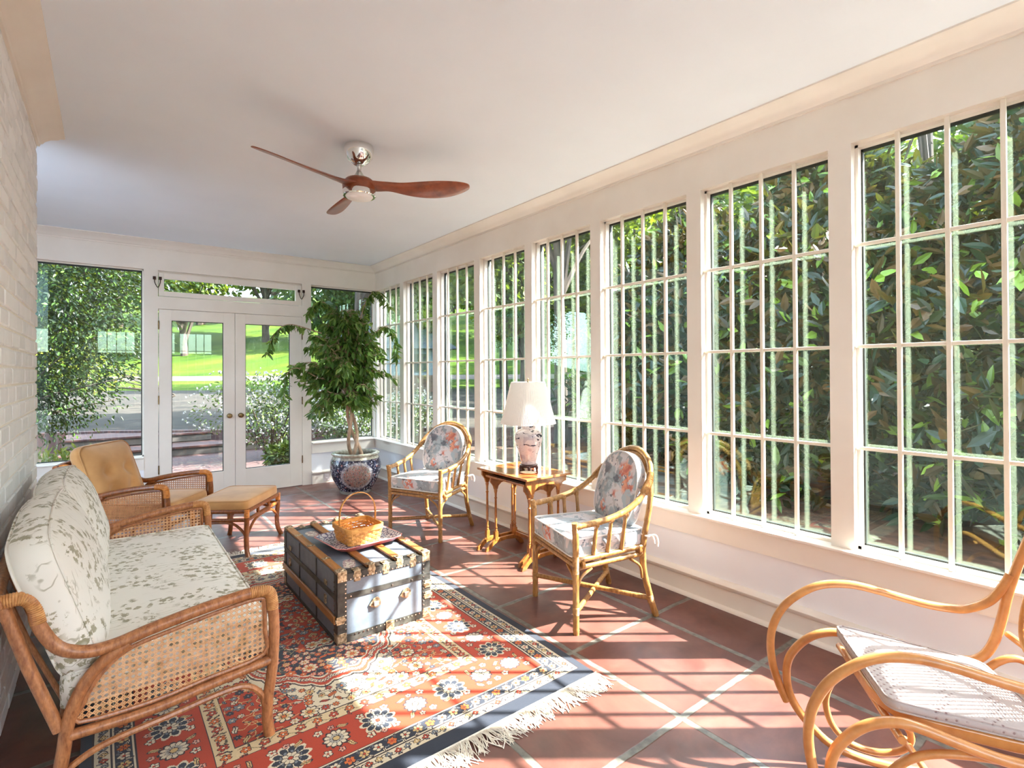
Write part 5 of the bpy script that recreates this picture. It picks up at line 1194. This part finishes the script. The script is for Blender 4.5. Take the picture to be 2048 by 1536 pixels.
def shell(n, c, r, seed, zmin=-9, bias=.55, lumps=7):
    g_ = np.random.default_rng(seed); c = np.array(c); r = np.array(r)
    cen = g_.normal(size=(lumps, 3)); cen = unit(cen)*g_.uniform(.25, .62, (lumps, 1)); cen = np.concatenate([cen, [[0, 0, 0]]]); rad = np.append(g_.uniform(.32, .5, lumps), .62)
    k = g_.choice(len(cen), n, p=rad**2/np.sum(rad**2)); d = unit(g_.normal(size=(n, 3))); q = g_.uniform(bias, 1, (n, 1))**.5
    P = cen[k]+d*rad[k][:, None]*q; P = c+P*r; D = unit(d+g_.normal(size=(n, 3))*.5+np.array([0, 0, -.15])); return P[P[:, 2] > zmin], D[P[:, 2] > zmin]
def crown(name, parent, n, c, r, mat, ln, wd, seed, **k):
    P, D = shell(n, c, r, seed, **k); m_ = len(P); V, F = leaves(P, D, rng.uniform(ln*.7, ln*1.2, m_), rng.uniform(wd*.7, wd*1.2, m_)); return np_mesh(name, V, F, mat, parent)
def limbs(c, r, h0, n, seed, r0):
    mb = MB(); g_ = random.Random(seed); mb.tube(cr([(0, 0, 0), (.05*r0*8, 0, h0*.5), (0, .04*r0*8, h0), (c[0], c[1], c[2])], 5), [r0*(1-.045*i) for i in range(16)], 8)
    for k in range(n):
        a = g_.uniform(0, 2*PI); q = g_.uniform(.5, .85); z = c[2]+r[2]*g_.uniform(-.5, .6); tip = (c[0]+r[0]*q*math.cos(a), c[1]+r[1]*q*math.sin(a), z); z0 = g_.uniform(h0*.5, h0*1.1)
        P = cr([(0, 0, z0), (tip[0]*.4, tip[1]*.4, z0+(z-z0)*.55), tip], 6); mb.tube(P, [r0*.42*(1-i/(len(P)+2)) for i in range(len(P))], 6)
    return mb
def tree(name, loc, label, cat, mat, c, r, nl, ln, wd, seed, h0=2, r0=.2, nlimb=9, group=None, **k):
    t = thing(name, loc, label, cat, 0, group); del ROOT[t.name]
    crown('foliage', t, nl, c, r, mat, ln, wd, seed, **k); build('trunk', limbs(c, r, h0, nlimb, seed, r0), M['treebark'], t); return t
def cone_bush(name, loc, label, seed, nl):
    t = thing(name, loc, label, 'bush'); del ROOT[t.name]; g_ = np.random.default_rng(seed); n = int(nl*1.3)
    z = g_.uniform(.12, 4.45, n)**1.0; a = g_.uniform(0, 2*PI, n); rz = 2.0*np.clip(1-(np.maximum(z-1.0, 0)/3.6)**1.7, .03, 1)*np.where(z < .8, .82+.22*z, 1)
    rz = rz*(1+.13*np.sin(a*5+z*2.3)+.10*np.sin(a*9-z*4.1)+.08*np.sin(z*7+a*2)); q = g_.uniform(.35, 1, n)**.45; k = g_.random(n) < (rz/2+.25); r = rz*q
    P = np.stack([r*np.cos(a), r*np.sin(a)*1.08, z], -1)[k]; D = unit(np.stack([np.cos(a), np.sin(a), .35+0*a], -1)[k]+g_.normal(size=(k.sum(), 3))*.75)
    # whorls: several leaves around each twig end
    P = P[::4].repeat(4, 0)+g_.normal(size=(len(P[::4])*4, 3))*.03; D = unit(D[::4].repeat(4, 0)*.6+g_.normal(size=(len(P), 3))*.7); m_ = len(P)
    V, F = leaves(P, D, g_.uniform(.13, .23, m_), g_.uniform(.055, .085, m_)); np_mesh('foliage', V, F, M['magnolia'], t)
    build('trunk', limbs((0, 0, 3.2), (1.3, 1.3, 1.9), .8, 26, seed, .09), M['treebark'], t); return t
struct(build('added_screen_wall', MB().box(-14, 22, -9.6, -9.2, -.5, 2.0).box(-14.05, 22.05, -9.66, -9.14, 2.0, 2.06), M['paver'], smooth=0))  # unseen wall added to darken the low sky mirrored in the back glass
# magnolias close to the long window wall
mg = [((6.9, -1.6, -.1), 'dense dark magnolia bush outside the window nearest the rocking chair'), ((7.0, .6, -.1), 'dense dark magnolia bush with rusty leaves outside the second window from the right'),
      ((7.25, 2.7, -.1), 'magnolia bush outside the window behind the near bamboo armchair'), ((7.6, 4.9, -.1), 'farthest magnolia bush of the row outside the long window wall, above the table lamp')]
g0 = None
for i, (loc, lab) in enumerate(mg):
    if g0 is None:
        g0 = cone_bush('magnolia_bush', loc, lab, 31, 15000); gt = g0
    else: gt = copy_tree(g0); gt.location = loc; tag(gt, lab, 'bush')
    gt.rotation_euler = (0, 0, (0, PI, 0.35, 2.8)[i]); gt.scale = ((1, 1, 1), (1, 1, .98), (1, 1, 1.0), (1, .85, .94))[i]
# woodland behind the magnolias and beyond the lawn
T1 = tree('shade_tree', (11.5, 9.5, -.1), 'bright green leafy tree standing on the mulch beyond the far magnolia', 'tree', M['treeleaf'], (0, 0, 4.6), (2.9, 2.9, 2.9), 6000, .22, .13, 5, h0=2.2, r0=.16)
T2 = tree('shade_tree', (13.5, 5.0, -.1), 'deep green leafy tree behind the magnolia row', 'tree', M['treeleaf2'], (0, 0, 4.2), (2.9, 3.1, 3.6), 6500, .22, .13, 8, h0=1.6, r0=.16)
def again(src, loc, s, rz, lab, group=None):
    t = copy_tree(src); t.location = loc; t.scale = (s, s, s); t.rotation_euler = (0, 0, rz); tag(t, lab, 'tree')
    if group: t['group'] = group
    return t
again(T2, (12.8, 0.8, -.1), 1.02, 1.0, 'deep green tree behind the second magnolia from the right')
again(T2, (12.6, -3.4, -.1), 1.05, 2.0, 'deep green tree behind the magnolia nearest the rocking chair')
again(T1, (16.5, 13.0, .3), 1.15, .6, 'yellow green tree beside the driveway seen right of the near lawn')
again(T1, (8.6, 10.6, -.1), .8, 1.5, 'light green tree standing closest to the long wall, beyond the last magnolia')
again(T2, (18.0, 8.0, .0), 1.4, 3.0, 'tall deep green tree far behind the table lamp')
again(T2, (21.0, 2.0, .0), 1.6, 4.0, 'tall deep green tree far behind the magnolia row')
for (x, y, sc2, rz, l_) in ((12.5, 23.5, 1.45, .4, 'first tall tree beside the far blue house'), (16.5, 22, 1.55, 1.9, 'second tall tree to the right of the far blue house'), (19, 17.5, 1.5, 3.1, 'tall tree above the driveway seen left of the table lamp'), (22.5, 24, 2.0, 4.2, 'very tall tree rising beyond the driveway'), (24.5, 12, 1.9, 5.0, 'tall tree behind the table lamp, farther than its neighbours'), (9.5, 27.5, 1.5, 5.5, 'tall tree directly left of the far blue house')): again(T1 if rz < 4 else T2, (x, y, hgt(x, y)-.1), sc2, rz, l_)
T3 = tree('shade_tree', (8.4, 10.3, -.1), 'tall high crowned tree whose bare trunk stands between the azaleas and the driveway', 'tree', M['treeleaf'], (0, 0, 6.4), (3.2, 3.2, 2.7), 8000, .2, .11, 21, h0=4.2, r0=.15)
again(T3, (6.9, 7.4, -.1), .98, .9, 'high crowned tree standing just outside the middle of the long wall, beyond the last magnolia')
again(T3, (4.6, 11.6, -.06), 1.0, 2.2, 'high crowned tree overhanging the driveway behind the potted ficus')
again(T3, (-3.4, 12.2, -.06), 1.0, 4.0, 'high crowned tree overhanging the driveway left of the doors')
again(T3, (16.0, 19.5, .3), 1.25, 5.2, 'high crowned tree on the lawn edge seen through the third window of the long wall')
tree('shade_tree', (7.9, 1.9, -.1), 'slender tree rising out of the magnolia row behind the second magnolia', 'tree', M['treeleaf2'], (0, 0, 7.0), (2.1, 2.0, 1.7), 3400, .17, .09, 77, h0=5, r0=.08)
gl_ = 'trees along the top of the sloping lawn'; lb_ = 'leafy tree in the wood along the top of the sloping lawn'
for i, (x, y, s) in enumerate([(-34, 58, 2.6), (-25, 50, 2.3), (-17, 54, 2.6), (-9, 50, 2.3), (-2, 56, 2.6), (5, 52, 2.3), (12, 54, 2.7), (19, 47, 2.4), (25, 43, 2.5), (31, 38, 2.4), (36, 32, 2.5), (33, 24, 2.3), (30, 17, 2.2), (-42, 40, 2.4), (28, 10, 2.2), (40, 48, 3)]):
    t = again(T1 if i % 3 != 1 else T2, (x, y, hgt(x, y)-2.4), s*1.02, i*1.3, lb_, gl_)
for i in range(13): x = -44+i*7.5; y = 72-abs(x)*.25; again(T2, (x, y, hgt(x, y)-.5), 3.3, i*1.7, lb_, gl_)
# evergreen shrub in front of the left window, golden shrubs and ground cover
ev = tree('evergreen_shrub', (-1.15, 9.3, -.09), 'large dark evergreen shrub outside the left window behind the lounge chair', 'bush', M['shrub'], (.15, -.1, 2.2), (2.5, 1.45, 2.8), 46000, .062, .028, 14, h0=1.1, r0=.07, nlimb=18, zmin=.1, bias=.15, lumps=18)
tree('golden_shrub', (-3.2, 15.2, .1), 'sunlit yellow green shrub glowing behind the evergreen outside the left window', 'bush', M['yellowbush'], (0, 0, 2.4), (1.9, 1.2, 2.1), 5000, .14, .07, 16, h0=1, r0=.06)
tree('golden_shrub', (1.6, 21.0, .32), 'low golden shrub across the driveway behind the evergreen', 'bush', M['yellowbush'], (-2.6, 0, 1.2), (1.6, 1.0, 1.1), 2500, .14, .07, 17, h0=.4, r0=.05)
P = np.stack([rng.uniform(-1.6, .1, 2600), rng.uniform(6.95, 7.9, 2600), rng.uniform(-.08, .5, 2600)], -1); D = unit(rng.normal(size=(2600, 3))*.6+np.array([0, 0, .8])); V, F = leaves(P, D, rng.uniform(.05, .09, 2600), rng.uniform(.02, .035, 2600))
tag(np_mesh('ground_cover', V, F, M['yellowbush']), 'low yellow green ground cover under the left window', 'ground cover', kind='stuff')
# white azaleas
def azalea(loc, s, seed, lab, sx=1.0):
    t = thing('azalea_bush', loc, lab, 'bush'); del ROOT[t.name]
    crown('foliage', t, 3200, (0, 0, .55*s), (.75*s*sx, .7*s, .6*s), M['azleaf'], .06, .026, seed, bias=.2, lumps=9, zmin=.03)
    P, D = shell(1500, (0, 0, .60*s), (.80*s*sx, .75*s, .62*s), seed, bias=.85, lumps=9, zmin=.15); g_ = np.random.default_rng(seed); Vs, Fs = [], []; k = g_.random(len(P)) < .62; P = P[k]; D = D[k]
    PP = np.repeat(P, 4, 0); DD = unit(np.repeat(D, 4, 0)+g_.normal(size=(len(PP), 3))*.8); V, F = leaves(PP, DD, g_.uniform(.024, .036, len(PP)), g_.uniform(.018, .026, len(PP)), .1); np_mesh('blossoms', V, F, M['petal'], t)
    mb = MB(); r_ = random.Random(seed)
    for k in range(12): a = r_.uniform(0, 6.28); q = r_.uniform(.2, .6)*s; mb.tube(cr([(0, 0, 0), (q*.4*math.cos(a), q*.4*math.sin(a), .25*s), (q*math.cos(a), q*math.sin(a), .6*s)], 4), .009, 5)
    build('stems', mb, M['treebark'], t); return t
azalea((2.1, 9.15, -.09), 1.5, 41, 'tallest white azalea bush seen through the right hand door', 1.1)
azalea((3.25, 8.6, -.09), 1.08, 42, 'white azalea bush behind the potted ficus through the corner window')
azalea((4.7, 9.3, -.09), 1.1, 43, 'white azalea bush outside the first windows of the long wall')
t = thing('leafy_shrub', (2.05, 7.75, -.09), 'low green shrub just outside the foot of the right hand door', 'bush'); del ROOT[t.name]
crown('foliage', t, 1500, (0, 0, .28), (.42, .38, .34), M['azleaf'], .09, .04, 50, bias=.2, zmin=.02); build('stems', MB().tube(cr([(0, 0, 0), (.05, .02, .2), (.12, .05, .42)], 5), .008, 6).tube(cr([(0, 0, 0), (-.06, .03, .2), (-.15, -.05, .4)], 5), .008, 6), M['treebark'], t)
# distant house
hs = thing('far_house', (11.2, 24.5, .3), 'small pale blue house with grey roof across the driveway, seen in the corner window', 'house', math.radians(-20))
build('wall', MB().box(-2.6, 2.6, -2, 2, 0, 2.2), M['house'], hs, smooth=0, local=True); build('brick_base', MB().box(-2.65, 2.65, -2.05, 2.05, -.3, .9), M['housebrick'], hs, smooth=0, local=True)
build('roof', MB().add([(-3, -2.4, 2.15), (3, -2.4, 2.15), (3, 2.4, 2.15), (-3, 2.4, 2.15), (-1.6, 0, 3.5), (1.6, 0, 3.5)], [(0, 1, 5, 4), (1, 2, 5), (2, 3, 4, 5), (3, 0, 4), (3, 2, 1, 0)]), M['houseroof'], hs, smooth=0, local=True)
for x in (-1.4, 1.2): build('window', MB().box(x-.4, x+.4, -2.08, -2.0, 1.1, 1.9), M['gasket'], hs, smooth=0, local=True)
